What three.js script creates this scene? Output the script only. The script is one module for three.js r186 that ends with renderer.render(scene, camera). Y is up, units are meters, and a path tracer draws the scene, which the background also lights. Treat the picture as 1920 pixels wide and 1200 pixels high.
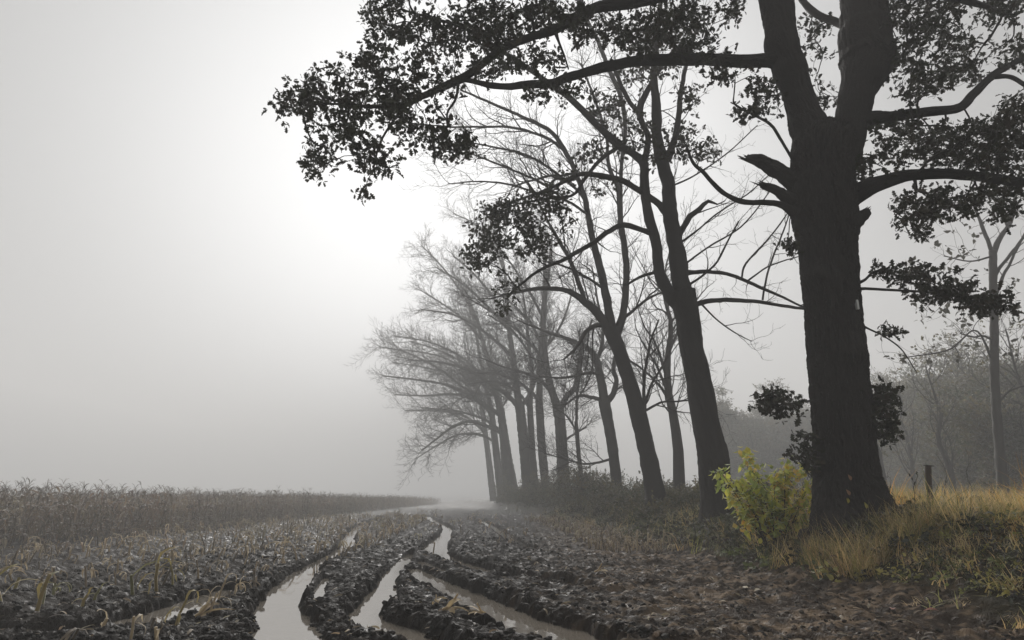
import * as THREE from 'three';
import { ImprovedNoise } from 'three/addons/math/ImprovedNoise.js';
import { mergeGeometries } from 'three/addons/utils/BufferGeometryUtils.js';

// ---------------------------------------------------------------- camera, sky, sun, haze, exposure
const EYE = 1.15, PITCH = Math.atan(335 / 1152.6), F = 1152.6;
const scene = new THREE.Scene();
const camera = new THREE.PerspectiveCamera(55, 1.6, 0.1, 900);
camera.position.set(0, EYE, 0);
camera.rotation.x = PITCH;

const SUN = new THREE.Vector3(Math.sin(-0.09) * Math.cos(0.43), Math.sin(0.43), -Math.cos(-0.09) * Math.cos(0.43)).normalize();
function makeSky() {                       // even overcast with the broad glow of a sun hidden in fog
  const W = 512, H = 256, d = new Float32Array(W * H * 4), v = new THREE.Vector3();
  for (let j = 0; j < H; j++) for (let i = 0; i < W; i++) {
    const up = ((j + 0.5) / H - 0.5) * Math.PI, a = ((i + 0.5) / W - 0.5) * 2 * Math.PI;
    v.set(Math.cos(a) * Math.cos(up), Math.sin(up), Math.sin(a) * Math.cos(up));
    const ang = Math.acos(THREE.MathUtils.clamp(v.dot(SUN), -1, 1)) * 180 / Math.PI;
    const L = 0.2 + 0.62 * Math.exp(-Math.pow(ang / 29, 2.3)), o = (j * W + i) * 4;
    d[o] = L; d[o + 1] = L; d[o + 2] = L * 1.0; d[o + 3] = 1;
  }
  const t = new THREE.DataTexture(d, W, H, THREE.RGBAFormat, THREE.FloatType);
  t.mapping = THREE.EquirectangularReflectionMapping; t.magFilter = THREE.LinearFilter; t.needsUpdate = true;
  return t;
}
scene.background = makeSky();
scene.environment = scene.background;
const sun = new THREE.DirectionalLight(0xfffcf8, 5);
sun.position.copy(SUN).multiplyScalar(60); sun.shadow.radius = 50; sun.castShadow = true;
Object.assign(sun.shadow.camera, { left: -40, right: 40, top: 40, bottom: -40, near: 1, far: 160 });
sun.shadow.mapSize.set(2048, 2048);
scene.add(sun, sun.target);
scene.fog = new THREE.FogExp2(new THREE.Color().setRGB(1, 0.998, 0.992), 0.008);
const EXPOSURE = 1.95;

// ---------------------------------------------------------------- helpers
const V = (x, y, z) => new THREE.Vector3(x, y, z), lerp = THREE.MathUtils.lerp, clamp = THREE.MathUtils.clamp;
const ss = (a, b, x) => { const t = clamp((x - a) / (b - a), 0, 1); return t * t * (3 - 2 * t); };
function rng(seed) { let s = seed | 0; return () => { s = (s + 0x6d2b79f5) | 0; let t = Math.imul(s ^ (s >>> 15), 1 | s); t = (t + Math.imul(t ^ (t >>> 7), 61 | t)) ^ t; return ((t ^ (t >>> 14)) >>> 0) / 4294967296; }; }
let R = rng(7);
const rr = (a, b) => a + (b - a) * R(), pick = (a) => a[Math.floor(R() * a.length) % a.length];
const rdir = () => { const z = rr(-1, 1), a = rr(0, Math.PI * 2), s = Math.sqrt(1 - z * z); return V(s * Math.cos(a), z, s * Math.sin(a)); };
const PN = new ImprovedNoise(), noise = (x, y, z) => PN.noise(x + 37.3, y + 11.7, z + 5.1);
const fbm = (x, y, z, o = 4) => { let s = 0, a = 1, t = 0; for (let i = 0; i < o; i++) { s += a * noise(x, y, z); t += a; x = x * 2.03 + 3.1; y = y * 2.03 + 1.7; z = z * 2.03 + 9.2; a *= 0.5; } return s / t; };
const CP = Math.cos(PITCH), SP = Math.sin(PITCH);
const ray = (px, py) => { const u = (px - 960) / F, v = (600 - py) / F; return V(u, v * CP + SP, v * SP - CP); };
const at = (px, py, depth) => { const d = ray(px, py), t = depth / -d.z; return Object.assign(d.multiplyScalar(t).add(V(0, EYE, 0)), { t }); };   // a point surveyed at that distance
const onGround = (px, py, y = 0) => { const d = ray(px, py), t = (y - EYE) / d.y; return d.multiplyScalar(t).add(V(0, EYE, 0)); };

const taken = {};
function numbered(n) { const k = taken[n] = (taken[n] ?? -1) + 1; return k ? n + '_' + String(k).padStart(3, '0') : n; }
function tag(o, label, category, group, kind) { Object.assign(o.userData, { label, category }); if (group) o.userData.group = group; if (kind) o.userData.kind = kind; return o; }
function thing(name, label, category, p, group) { const o = new THREE.Group(); o.name = numbered(name); o.position.copy(p); scene.add(o); return tag(o, label, category, group); }
function part(name, geo, mat, parent, kind) { const m = new THREE.Mesh(geo, mat); m.name = parent === scene ? numbered(name) : name; m.castShadow = m.receiveShadow = true; parent.add(m); if (kind) m.userData.kind = kind; return m; }
function copies(name, geo, mat, mats4, colors, parent, kind = 'stuff') {
  const m = new THREE.InstancedMesh(geo, mat, mats4.length); m.name = parent === scene ? numbered(name) : name; m.castShadow = m.receiveShadow = true;
  mats4.forEach((x, i) => m.setMatrixAt(i, x)); if (colors) colors.forEach((c, i) => m.setColorAt(i, c));
  m.userData.kind = kind; parent.add(m); return m;
}
const _q = new THREE.Quaternion(), _e = new THREE.Euler();
const place = (p, ex, ey, ez, s, sy = s) => new THREE.Matrix4().compose(p, new THREE.Quaternion().setFromEuler(_e.set(ex, ey, ez, 'YXZ')), V(s, sy, s));
const col = (r, g, b) => new THREE.Color().setRGB(r, g, b);
const vary = (c, k = 0.25) => { const f = 1 + rr(-k, k); return col(c[0] * f * (1 + rr(-0.08, 0.08)), c[1] * f, c[2] * f * (1 + rr(-0.08, 0.08))); };

class Geo {                                 // collects tubes and ribbons into one geometry
  constructor() { this.p = []; this.n = []; this.u = []; this.i = []; }
  tube(pts, rad, sides, { cap = true, shape } = {}) {
    const base = this.p.length / 3, m = pts.length, tan = V(0, 0, 0), prev = V(0, 0, 0), nx = V(0, 0, 0), ny = V(0, 0, 0);
    let len = 0;
    for (let k = 0; k < m; k++) {
      tan.subVectors(pts[Math.min(k + 1, m - 1)], pts[Math.max(k - 1, 0)]).normalize();
      if (!k) { nx.set(0, 0, -1); if (Math.abs(tan.z) > 0.9) nx.set(1, 0, 0); nx.addScaledVector(tan, -nx.dot(tan)).normalize(); }
      else { nx.applyQuaternion(_q.setFromUnitVectors(prev, tan)); nx.addScaledVector(tan, -nx.dot(tan)).normalize(); len += pts[k].distanceTo(pts[k - 1]); }
      ny.crossVectors(tan, nx); prev.copy(tan);
      for (let s = 0; s <= sides; s++) {
        const a = (s / sides) * Math.PI * 2, c = Math.cos(a), d = Math.sin(a), x = nx.x * c + ny.x * d, y = nx.y * c + ny.y * d, z = nx.z * c + ny.z * d;
        const r = shape ? shape(rad[k], s === sides ? 0 : a, len, pts[k], x, y, z) : rad[k];
        this.p.push(pts[k].x + x * r, pts[k].y + y * r, pts[k].z + z * r); this.n.push(x, y, z); this.u.push((s / sides) * Math.max(0.15, rad[0] * 6), len);
        if (k && s) { const q = base + k * (sides + 1) + s, w = q - sides - 1; this.i.push(w - 1, w, q - 1, w, q, q - 1); }
      }
    }
    if (cap) { const c = this.p.length / 3, l = base + (m - 1) * (sides + 1); this.p.push(pts[m - 1].x, pts[m - 1].y, pts[m - 1].z); this.n.push(tan.x, tan.y, tan.z); this.u.push(0, len); for (let s = 0; s < sides; s++) this.i.push(l + s, l + s + 1, c); }
    return this;
  }
  ribbon(pts, wid, side, fold = 0) {        // a leaf blade along pts, side = across vector at each point
    const base = this.p.length / 3, m = pts.length;
    for (let k = 0; k < m; k++) {
      const t = V(0, 0, 0).subVectors(pts[Math.min(k + 1, m - 1)], pts[Math.max(k - 1, 0)]).normalize(), s = side.clone().addScaledVector(t, -side.dot(t)).normalize(), n = V(0, 0, 0).crossVectors(s, t);
      for (const e of [-1, 0, 1]) { const q = pts[k].clone().addScaledVector(s, e * wid[k]).addScaledVector(n, Math.abs(e) * wid[k] * fold); this.p.push(q.x, q.y, q.z); const nn = n.clone().addScaledVector(s, -e * fold).normalize(); this.n.push(nn.x, nn.y, nn.z); this.u.push(e * wid[k], k / m); }
      if (k) { const a = base + (k - 1) * 3, b = base + k * 3; this.i.push(a, a + 1, b, a + 1, b + 1, b, a + 1, a + 2, b + 1, a + 2, b + 2, b + 1); }
    }
    return this;
  }
  build(smooth = false) {
    const g = new THREE.BufferGeometry();
    g.setAttribute('position', new THREE.Float32BufferAttribute(this.p, 3)); g.setAttribute('normal', new THREE.Float32BufferAttribute(this.n, 3)); g.setAttribute('uv', new THREE.Float32BufferAttribute(this.u, 2)); g.setIndex(this.i);
    if (smooth) g.computeVertexNormals();
    return g;
  }
}
function texture(size, f, srgb = false) {
  const d = new Uint8Array(size * size * 4);
  for (let j = 0; j < size; j++) for (let i = 0; i < size; i++) { const c = f(i / size, j / size), o = (j * size + i) * 4; for (let k = 0; k < 3; k++) d[o + k] = clamp((c.length ? c[k] : c) * 255, 0, 255); d[o + 3] = 255; }
  const t = new THREE.DataTexture(d, size, size); t.wrapS = t.wrapT = THREE.RepeatWrapping; t.magFilter = THREE.LinearFilter; if (srgb) t.colorSpace = THREE.SRGBColorSpace; t.needsUpdate = true; return t;
}
const loop = (f, u, v, k) => { const a = u * 2 * Math.PI, b = v * 2 * Math.PI; return f(Math.cos(a) * k + 3, Math.sin(a) * k + Math.cos(b) * k * 0.9, Math.sin(b) * k); };   // tileable noise
const T = {
  grain: texture(512, (u, v) => 0.5 + 0.9 * loop((x, y, z) => fbm(x, y, z, 5), u, v, 3)),
  wet: texture(512, (u, v) => { const n = loop((x, y, z) => fbm(x, y, z, 4), u, v, 1.6); return 0.78 + n * 0.9; }),
  bark: texture(512, (u, v) => { const n = loop((x, y, z) => fbm(x * 3, y * 3, z * 0.55, 4), u, v, 1.6); return 0.25 + 1.6 * Math.abs(n); }),
};
const matte = (c, o = {}) => new THREE.MeshStandardMaterial({ color: col(...c), roughness: 0.95, ...o });
const rep = (t, x, y = x) => { const c = t.clone(); c.repeat.set(x, y); c.needsUpdate = true; return c; };
const M = {
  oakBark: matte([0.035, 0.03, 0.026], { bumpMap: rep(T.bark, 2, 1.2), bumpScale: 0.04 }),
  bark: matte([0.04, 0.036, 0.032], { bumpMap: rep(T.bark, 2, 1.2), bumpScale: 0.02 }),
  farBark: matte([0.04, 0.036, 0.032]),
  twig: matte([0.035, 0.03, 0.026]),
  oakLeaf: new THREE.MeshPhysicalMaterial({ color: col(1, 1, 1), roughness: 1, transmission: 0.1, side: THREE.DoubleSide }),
  leaf: new THREE.MeshPhysicalMaterial({ color: col(1, 1, 1), roughness: 0.95, transmission: 0.5, side: THREE.DoubleSide }),
  straw: new THREE.MeshPhysicalMaterial({ color: col(1, 1, 1), roughness: 0.95, transmission: 0.45, side: THREE.DoubleSide }),
};
// ---------------------------------------------------------------- the ground: rutted mud, stubble field, bank along the trees
const FOOT = [[0, 3.9], [7, 3.9], [11.8, 3.4], [18, 3.1], [29, 2.6], [44, 1.2], [60, -1], [100, -6], [400, -40]];
function footAt(D) { for (let i = 1; i < FOOT.length; i++) if (D < FOOT[i][0]) { const [a, x] = FOOT[i - 1], [b, y] = FOOT[i]; return lerp(x, y, (D - a) / (b - a)); } return -40; }
const WATER = -0.045;
const RUTS = [   // surveyed centre lines: px, py of the photograph on the water level, half width in metres; then depth
  [0.17, [560, 1240, 0.36], [540, 1190, 0.34], [522, 1140, 0.27], [545, 1095, 0.21], [590, 1062, 0.18], [632, 1040, 0.19], [652, 1024, 0.2], [654, 1008, 0.22], [676, 988, 0.28], [705, 975, 0.34], [745, 962, 0.4]],
  [0.11, [556, 1130, 0.06], [566, 1108, 0.09], [582, 1084, 0.07], [606, 1068, 0.05]],
  [0.11, [600, 1138, 0.05], [597, 1115, 0.07], [612, 1085, 0.05]],
  [0.17, [830, 1230, 0.22], [750, 1195, 0.27], [698, 1172, 0.24], [684, 1155, 0.19], [708, 1130, 0.24], [720, 1105, 0.17], [735, 1080, 0.14], [754, 1058, 0.12], [770, 1040, 0.08]],
  [0.18, [798, 968, 0.35], [815, 979, 0.3], [838, 991, 0.26], [835, 1003, 0.24], [821, 1022, 0.36], [816, 1036, 0.38], [840, 1051, 0.22], [875, 1062, 0.18], [935, 1080, 0.17], [1000, 1089, 0.17], [1055, 1099, 0.17], [1120, 1107, 0.1]],
  [0.12, [788, 1054, 0.08], [802, 1063, 0.17], [822, 1071, 0.13], [834, 1076, 0.06]],
  [0.2, [772, 1068, 0.12], [800, 1088, 0.25], [830, 1103, 0.28], [870, 1122, 0.33], [915, 1145, 0.36], [965, 1168, 0.36], [1030, 1190, 0.34], [1110, 1218, 0.3]],
  [0.13, [898, 976, 0.3], [925, 990, 0.28], [950, 1008, 0.24], [975, 1022, 0.2], [1010, 1034, 0.1]],
  [0.22, [150, 1188, 0.15], [245, 1173, 0.32], [310, 1156, 0.34], [362, 1138, 0.32], [425, 1110, 0.2]],
  [0.19, [-80, 1190, 0.36], [50, 1195, 0.32], [130, 1200, 0.2]],
  [0.13, [725, 972, 0.2], [742, 983, 0.22], [758, 993, 0.16]],
  [0.1, [1015, 1105, 0.05], [1045, 1112, 0.07], [1075, 1118, 0.05]],
  [0.1, [1180, 1098, 0.05], [1240, 1108, 0.1], [1300, 1120, 0.07]],
  [0.09, [880, 1180, 0.05], [930, 1192, 0.09], [990, 1204, 0.08]],
].map(([depth, ...c]) => {
  const pts = c.map(([x, y]) => onGround(x, y, WATER)), curve = new THREE.CatmullRomCurve3(pts), n = c.length * 6, out = [];
  let s = 0, last = null;
  for (let i = 0; i <= n; i++) { const q = curve.getPoint(i / n), k = (i / n) * (c.length - 1), a = Math.min(Math.floor(k), c.length - 2); if (last) s += q.distanceTo(last); last = q; out.push({ x: q.x, D: -q.z, w: 0.8 * lerp(c[a][2], c[a + 1][2], k - a), s }); }
  const xs = out.map((q) => q.x), ds = out.map((q) => q.D);
  return { depth, pts: out, box: [Math.min(...xs) - 1.4, Math.max(...xs) + 1.4, Math.min(...ds) - 1.4, Math.max(...ds) + 1.4] };
});
const mudMask = (x, D) => ss(-5.2, -3.2, x + 0.05 * D * 0 + 0.5 * noise(x * 0.4, D * 0.4, 1)) * (1 - ss(footAt(D) + 0.3, footAt(D) + 1.0, x + 0.35 * noise(x * 0.8, D * 0.8, 4)));
function bankAt(x, D) { const e = x - footAt(D); return 0.75 * ss(0, 2.2, e) + 0.16 * ss(1.5, 8, e); }
function height(x, D, fine = true) {
  const bank = bankAt(x, D), far = ss(110, 40, D);
  let h = bank + 0.04 * noise(x * 0.35, D * 0.35, 2);
  const mud = mudMask(x, D);
  let cut = 0, flat = 0, berm = 0, calm = 0;
  for (const r of RUTS) {
    if (x < r.box[0] || x > r.box[1] || D < r.box[2] || D > r.box[3]) continue;
    let best = 1e9, w = 0, s = 0, sgn = 1;
    for (let i = 1; i < r.pts.length; i++) {
      const a = r.pts[i - 1], b = r.pts[i], dx = b.x - a.x, dz = b.D - a.D, t = clamp(((x - a.x) * dx + (D - a.D) * dz) / (dx * dx + dz * dz), 0, 1), ex = x - a.x - dx * t, ez = D - a.D - dz * t, d = ex * ex + ez * ez;
      if (d < best) { best = d; w = lerp(a.w, b.w, t); s = lerp(a.s, b.s, t); sgn = ex * dz - ez * dx > 0 ? 1 : -1; }
    }
    let d = Math.sqrt(best);
    d += (0.14 * fbm(x * 3.1, D * 3.1, 7, 3) + 0.07 * noise(x * 9, D * 9, 2)) * Math.min(1, w * 5);
    const f = 1 - ss(0.72 * w, 1.22 * w + 0.04, d);
    cut = Math.max(cut, f * r.depth); flat = Math.max(flat, f); calm = Math.max(calm, 1 - ss(w, w * 1.6 + 0.22, d));
    if (w > 0.1) {
      const lug = Math.max(0, Math.sin((s + sgn * d * 0.9) * 2 * Math.PI / 0.17));
      h += (1 - f) * 0.03 * noise(s * 1.7, sgn * d * 15, 3) * Math.exp(-Math.pow((d - w * 1.7) / 0.24, 2)) * mud;
      berm = Math.max(berm, Math.exp(-Math.pow((d - w * 1.55 - 0.08) / (0.17 + w * 0.3), 2)) * (0.05 + 0.05 * noise(x * 1.1, D * 1.1, 3)) * Math.min(1, w * 5) + (1 - f) * lug * 0.04 * Math.exp(-Math.pow((d - w * 1.35) / 0.14, 2)));
    }
  }
  h += berm * (1 - flat) - cut - 0.02 * calm;
  if (fine) {
    const n1 = fbm(x * 2.2, D * 2.2, 0.3, 2), n2 = noise(x * 6.5, D * 6.5, 5), n3 = Math.abs(noise(x * 13, D * 13, 8)), n4 = Math.abs(noise(x * 27, D * 27, 3));
    const a = mud * (1 - 0.55 * calm) * (1 - 0.6 * flat), b = (1 - mud);
    h += far * (a * (0.08 * n1 + 0.035 * n2 + 0.045 * n3 + 0.022 * n4 + 0.012 * ss(0, 0.3, n1)) + b * (0.05 * n1 + 0.025 * n2 + 0.04 * n3 + 0.018 * n4)) + 0.025 * flat * n2 * mud;
    if (x < -3.2 && D < 40) h += far * 0.05 * Math.sin((x + 0.02 * D) * 2 * Math.PI / 0.75) * ss(-3.2, -4.2, x) * (1 - calm);
  }
  return h;
}
const groundAt = (x, z) => height(x, -z);

function axis(parts) { const out = [parts[0][0]]; for (const [a, b, f] of parts) { let x = a; while (true) { x += f(x); if (x >= b - 1e-6) break; out.push(x); } out.push(b); } return out; }
const GX = axis([[-150, -30, (x) => Math.max(1, -x * 0.1)], [-30, -9, (x) => Math.max(0.1, (-x - 8) * 0.11)], [-9, -4.6, () => 0.06], [-4.6, 5, () => 0.03], [5, 10, (x) => 0.05 + (x - 5) * 0.03], [10, 40, (x) => 0.25 + (x - 10) * 0.05], [40, 150, (x) => x * 0.1]]);
const GD = axis([[-30, 0, () => 3], [0, 5, () => 0.25], [5, 11, () => 0.027], [11, 30, (d) => 0.027 + (d - 11) * 0.006], [30, 80, (d) => 0.15 + (d - 30) * 0.03], [80, 300, (d) => d * 0.06]]);
{
  const nx = GX.length, nd = GD.length, p = new Float32Array(nx * nd * 3), u = new Float32Array(nx * nd * 2), c = new Float32Array(nx * nd * 3), idx = new Uint32Array((nx - 1) * (nd - 1) * 6);
  let k = 0;
  for (let j = 0; j < nd; j++) for (let i = 0; i < nx; i++) {
    const x = GX[i], D = GD[j], o = j * nx + i, h = height(x, D);
    p[o * 3] = x; p[o * 3 + 1] = h; p[o * 3 + 2] = -D; u[o * 2] = x; u[o * 2 + 1] = D;
    // what the soil is: black wet clay, brown loam, patches of dried tan crust, humus under the grass
    const mud = mudMask(x, D), n = fbm(x * 0.9, D * 0.9, 9, 3), g = fbm(x * 7, D * 7, 2, 2), right = ss(-0.6, 2.6, x - 0.4 * n - 0.02 * D), crust = right * ss(0.06, 0.34, n * 0.5 + g * 0.75 + 0.1);
    let r = [0.012, 0.01, 0.0085];
    const loam = [0.05, 0.036, 0.026], tan = [0.2, 0.148, 0.1], humus = [0.035, 0.031, 0.018], field = [0.022, 0.018, 0.015];
    r = r.map((v, q) => lerp(v, loam[q], right * 0.8 + 0.2 * ss(0.1, 0.4, g)));
    r = r.map((v, q) => lerp(v, tan[q], crust * 0.8));
    const side = x < -1 ? field : humus;
    for (let q = 0; q < 3; q++) c[o * 3 + q] = lerp(side[q], r[q], mud) * (1 + 0.35 * g);
    if (i && j) { idx[k++] = o - nx - 1; idx[k++] = o - nx; idx[k++] = o - 1; idx[k++] = o - nx; idx[k++] = o; idx[k++] = o - 1; }
  }
  const g = new THREE.BufferGeometry();
  g.setAttribute('position', new THREE.BufferAttribute(p, 3)); g.setAttribute('uv', new THREE.BufferAttribute(u, 2)); g.setAttribute('color', new THREE.BufferAttribute(c, 3)); g.setIndex(new THREE.BufferAttribute(idx, 1)); g.computeVertexNormals();
  const m = new THREE.MeshPhysicalMaterial({ vertexColors: true, roughness: 1, specularIntensity: 0.16, roughnessMap: rep(T.wet, 0.9), bumpMap: rep(T.grain, 2.3), bumpScale: 0.02 });
  const o = part('ground', g, m, scene); tag(o, 'rutted muddy field floor rising to a grassy bank', 'ground', null, 'structure');
  console.log('ground', nx, nd);
}
{ // puddles: every hollow that lies under the water level
  const S = 0.06, X0 = -7, D0 = 5, nx = Math.round(13 / S), nd = Math.round(45 / S), low = new Uint8Array(nx * nd), id = new Int32Array(nx * nd).fill(-1);
  for (let j = 0; j < nd; j++) for (let i = 0; i < nx; i++) low[j * nx + i] = height(X0 + i * S, D0 + j * S, false) < WATER + 0.035 ? 1 : 0;
  const m = new THREE.MeshPhysicalMaterial({ color: col(0.17, 0.15, 0.125), roughness: 0.03, ior: 2, bumpMap: rep(T.wet, 0.7), bumpScale: 0.0006 });
  let count = 0;
  for (let s = 0; s < nx * nd; s++) {
    if (!low[s] || id[s] >= 0) continue;
    const cells = [s]; id[s] = count;
    for (let q = 0; q < cells.length; q++) { const c = cells[q], i = c % nx; for (const d of [i > 0 ? c - 1 : -1, i < nx - 1 ? c + 1 : -1, c - nx, c + nx]) if (d >= 0 && d < nx * nd && low[d] && id[d] < 0) { id[d] = count; cells.push(d); } }
    if (cells.length < 12) continue;
    const p = [], u = [], idx = [], seen = new Map(), vert = (i, j) => { const key = j * 9999 + i; if (!seen.has(key)) { seen.set(key, p.length / 3); const x = X0 + (i - 0.5) * S, D = D0 + (j - 0.5) * S; p.push(x, WATER, -D); u.push(x, D); } return seen.get(key); };
    for (const c of cells) { const i = c % nx, j = Math.floor(c / nx), a = vert(i, j), b = vert(i + 1, j), e = vert(i, j + 1), f = vert(i + 1, j + 1); idx.push(a, b, e, b, f, e); }
    const g = new THREE.BufferGeometry(); g.setAttribute('position', new THREE.Float32BufferAttribute(p, 3)); g.setAttribute('uv', new THREE.Float32BufferAttribute(u, 2)); g.setIndex(idx); g.computeVertexNormals();
    tag(part('puddle_water', g, m, scene), 'still muddy water standing in a wheel rut', 'water', 'water in the wheel ruts', 'structure');
    count++;
  }
}
// ---------------------------------------------------------------- trees
// A limb is given as [px, py, width px, distance offset] surveyed from the photograph at the tree's own distance.
function limbCurve(spec, depth, step, wob = 0.2) {
  const pts = spec.map(([x, y, , dz = 0]) => at(x, y, depth + dz)), rad = spec.map(([, , w], i) => (w / 2 / F) * pts[i].t);
  const curve = new THREE.CatmullRomCurve3(pts, false, 'centripetal'), len = curve.getLength(), n = Math.max(4, Math.round(len / step)), P = [], Q = [];
  for (let i = 0; i <= n; i++) {
    const k = (i / n) * (spec.length - 1), a = Math.min(Math.floor(k), spec.length - 2), q = curve.getPoint(i / n), r = lerp(rad[a], rad[a + 1], k - a), w = i ? wob * Math.min(r, 0.05) : 0;
    P.push(q.add(V(fbm(q.x * 2.5, q.y * 2.5, 1, 2), fbm(q.x * 2.5, q.y * 2.5, 9, 2), fbm(q.x * 2, q.y * 2, 17, 2)).multiplyScalar(w * 2.2))); Q.push(r * (1 + (wob ? 0.1 : 0.03) * noise(q.x * 3, q.y * 3, q.z * 3)));
  }
  return { pts: P, rad: Q };
}
function barkShape(amp, fr = 9) { return (r, a, len, p, x, y, z) => { const k = Math.max(1, r * fr * 2.2), n = Math.abs(fbm(Math.cos(a) * k + len * 0.12, Math.sin(a) * k, len * 2.1, 3)); return r + amp * Math.min(1, r * 4) * (0.2 - 2.8 * n) + 0.06 * r * noise(x * 1.2 + 3, p.y * 0.5, z * 1.2); }; }

// recursive bare branching: returns many small polylines
function sprout(src, o, level = 0, out = []) {
  const { pts, rad } = src, n = pts.length;
  let len = 0; for (let i = 1; i < n; i++) len += pts[i].distanceTo(pts[i - 1]);
  const cnt = Math.max(1, Math.round(len * (o.per[level] ?? 3)));
  for (let c = 0; c < cnt; c++) {
    const f = lerp(o.from[level] ?? 0.15, 1, (c + R()) / cnt), k = clamp(f * (n - 1), 0, n - 1.001), a = Math.floor(k), p = pts[a].clone().lerp(pts[a + 1], k - a), r0 = lerp(rad[a], rad[a + 1], k - a);
    const tan = pts[a + 1].clone().sub(pts[a]).normalize(), ax = rdir().cross(tan).normalize(), d = tan.clone().applyAxisAngle(ax, rr(0.45, 1.05));
    d.add(o.pull ? V(...o.pull).multiplyScalar(0.35) : V(0, 0.1, 0)).normalize();
    const L = (o.len[level] ?? 0.5) * rr(0.45, 1.15) * (1 - 0.45 * f), m = level > 1 ? 3 : level ? 5 : 7, q = [p.clone()], rq = [], rs = Math.max(o.min, Math.min(r0 * 0.6, L * 0.014 + 0.003));
    for (let i = 1; i <= m; i++) { d.addScaledVector(rdir(), 0.26).add(V(0, o.up ?? 0.07, 0)); if (o.pull) d.add(V(...o.pull).multiplyScalar(0.06)); d.normalize(); q.push(q[i - 1].clone().addScaledVector(d, L / m)); }
    for (let i = 0; i <= m; i++) rq.push(lerp(rs, o.min * 0.6, i / m));
    const b = { pts: q, rad: rq, level }; out.push(b);
    if (level + 1 < o.len.length) sprout(b, o, level + 1, out);
  }
  return out;
}
// twigs that reach out from the limbs to scattered leaf clusters; returns twig polylines and cluster points
function reach(limbs, ells, depth, per, leafy = 0.35) {
  const nodes = []; for (const l of limbs) for (let i = 1; i < l.pts.length; i += 2) nodes.push({ p: l.pts[i], d: l.pts[i].clone().sub(l.pts[i - 1]).normalize(), path: -1 });
  const n0 = nodes.length, goals = [];
  for (const [cx, cy, rx, ry, dz = 0, dr = 1.6, k = 1] of ells) {
    const n = Math.max(2, Math.round(k * rx * ry * Math.PI / per));
    for (let i = 0; i < n; i++) { let v; do v = V(rr(-1, 1), rr(-1, 1), rr(-1, 1)); while (v.lengthSq() > 1); const q = at(cx + v.x * rx, cy + v.y * ry, depth + dz + v.z * dr); if (k > 1.5 || fbm(q.x * 1.3, q.y * 1.3, q.z * 1.3, 2) > -0.16) goals.push(q); }
  }
  for (const g of goals) { g.best = 1e9; for (let i = 0; i < n0; i++) { const e = nodes[i].p.distanceToSquared(g); if (e < g.best) g.best = e; } }
  goals.sort((a, b) => a.best - b.best);
  const paths = [];
  for (const g of goals) {
    let best = 1e9, hit = null;
    for (const q of nodes) { const dx = g.x - q.p.x, dy = g.y - q.p.y, dz = g.z - q.p.z, e = Math.sqrt(dx * dx + dy * dy + dz * dz), cs = (dx * q.d.x + dy * q.d.y + dz * q.d.z) / (e + 1e-6), c = e * (1.35 - 0.35 * cs); if (c < best) { best = c; hit = q; } }
    const L = hit.p.distanceTo(g), m = clamp(Math.ceil(L / 0.16), 2, 14), mid = hit.p.clone().addScaledVector(hit.d, L * 0.35).lerp(hit.p.clone().lerp(g, 0.5), 0.4).addScaledVector(rdir(), L * 0.1), pts = [hit.p.clone()], id = paths.length;
    for (let i = 1; i <= m; i++) { const t = i / m, q = hit.p.clone().multiplyScalar((1 - t) * (1 - t)).addScaledVector(mid, 2 * t * (1 - t)).addScaledVector(g, t * t); if (i < m) q.addScaledVector(rdir(), 0.022); pts.push(q); nodes.push({ p: q, d: q.clone().sub(pts[i - 1]).normalize(), path: id, k: i }); }
    paths.push({ pts, from: hit.path, k0: hit.k ?? 0, load: new Float32Array(m + 1).fill(1) });
  }
  for (let i = paths.length - 1; i >= 0; i--) { const p = paths[i]; if (p.from >= 0) { const q = paths[p.from]; for (let k = 0; k <= p.k0; k++) q.load[k] += p.load[0]; } }
  for (const p of paths) p.rad = Array.from(p.load, (c) => 0.0045 * Math.pow(c, 0.46));
  return { paths, goals };
}
function twigGeo(list, min = 0) { const g = new Geo(); for (const b of list) { const r = Math.max(...b.rad); if (r < min) continue; g.tube(b.pts, b.rad, r > 0.05 ? 7 : r > 0.012 ? 5 : 3, { cap: r > 0.01 }); } return g.build(); }

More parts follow.
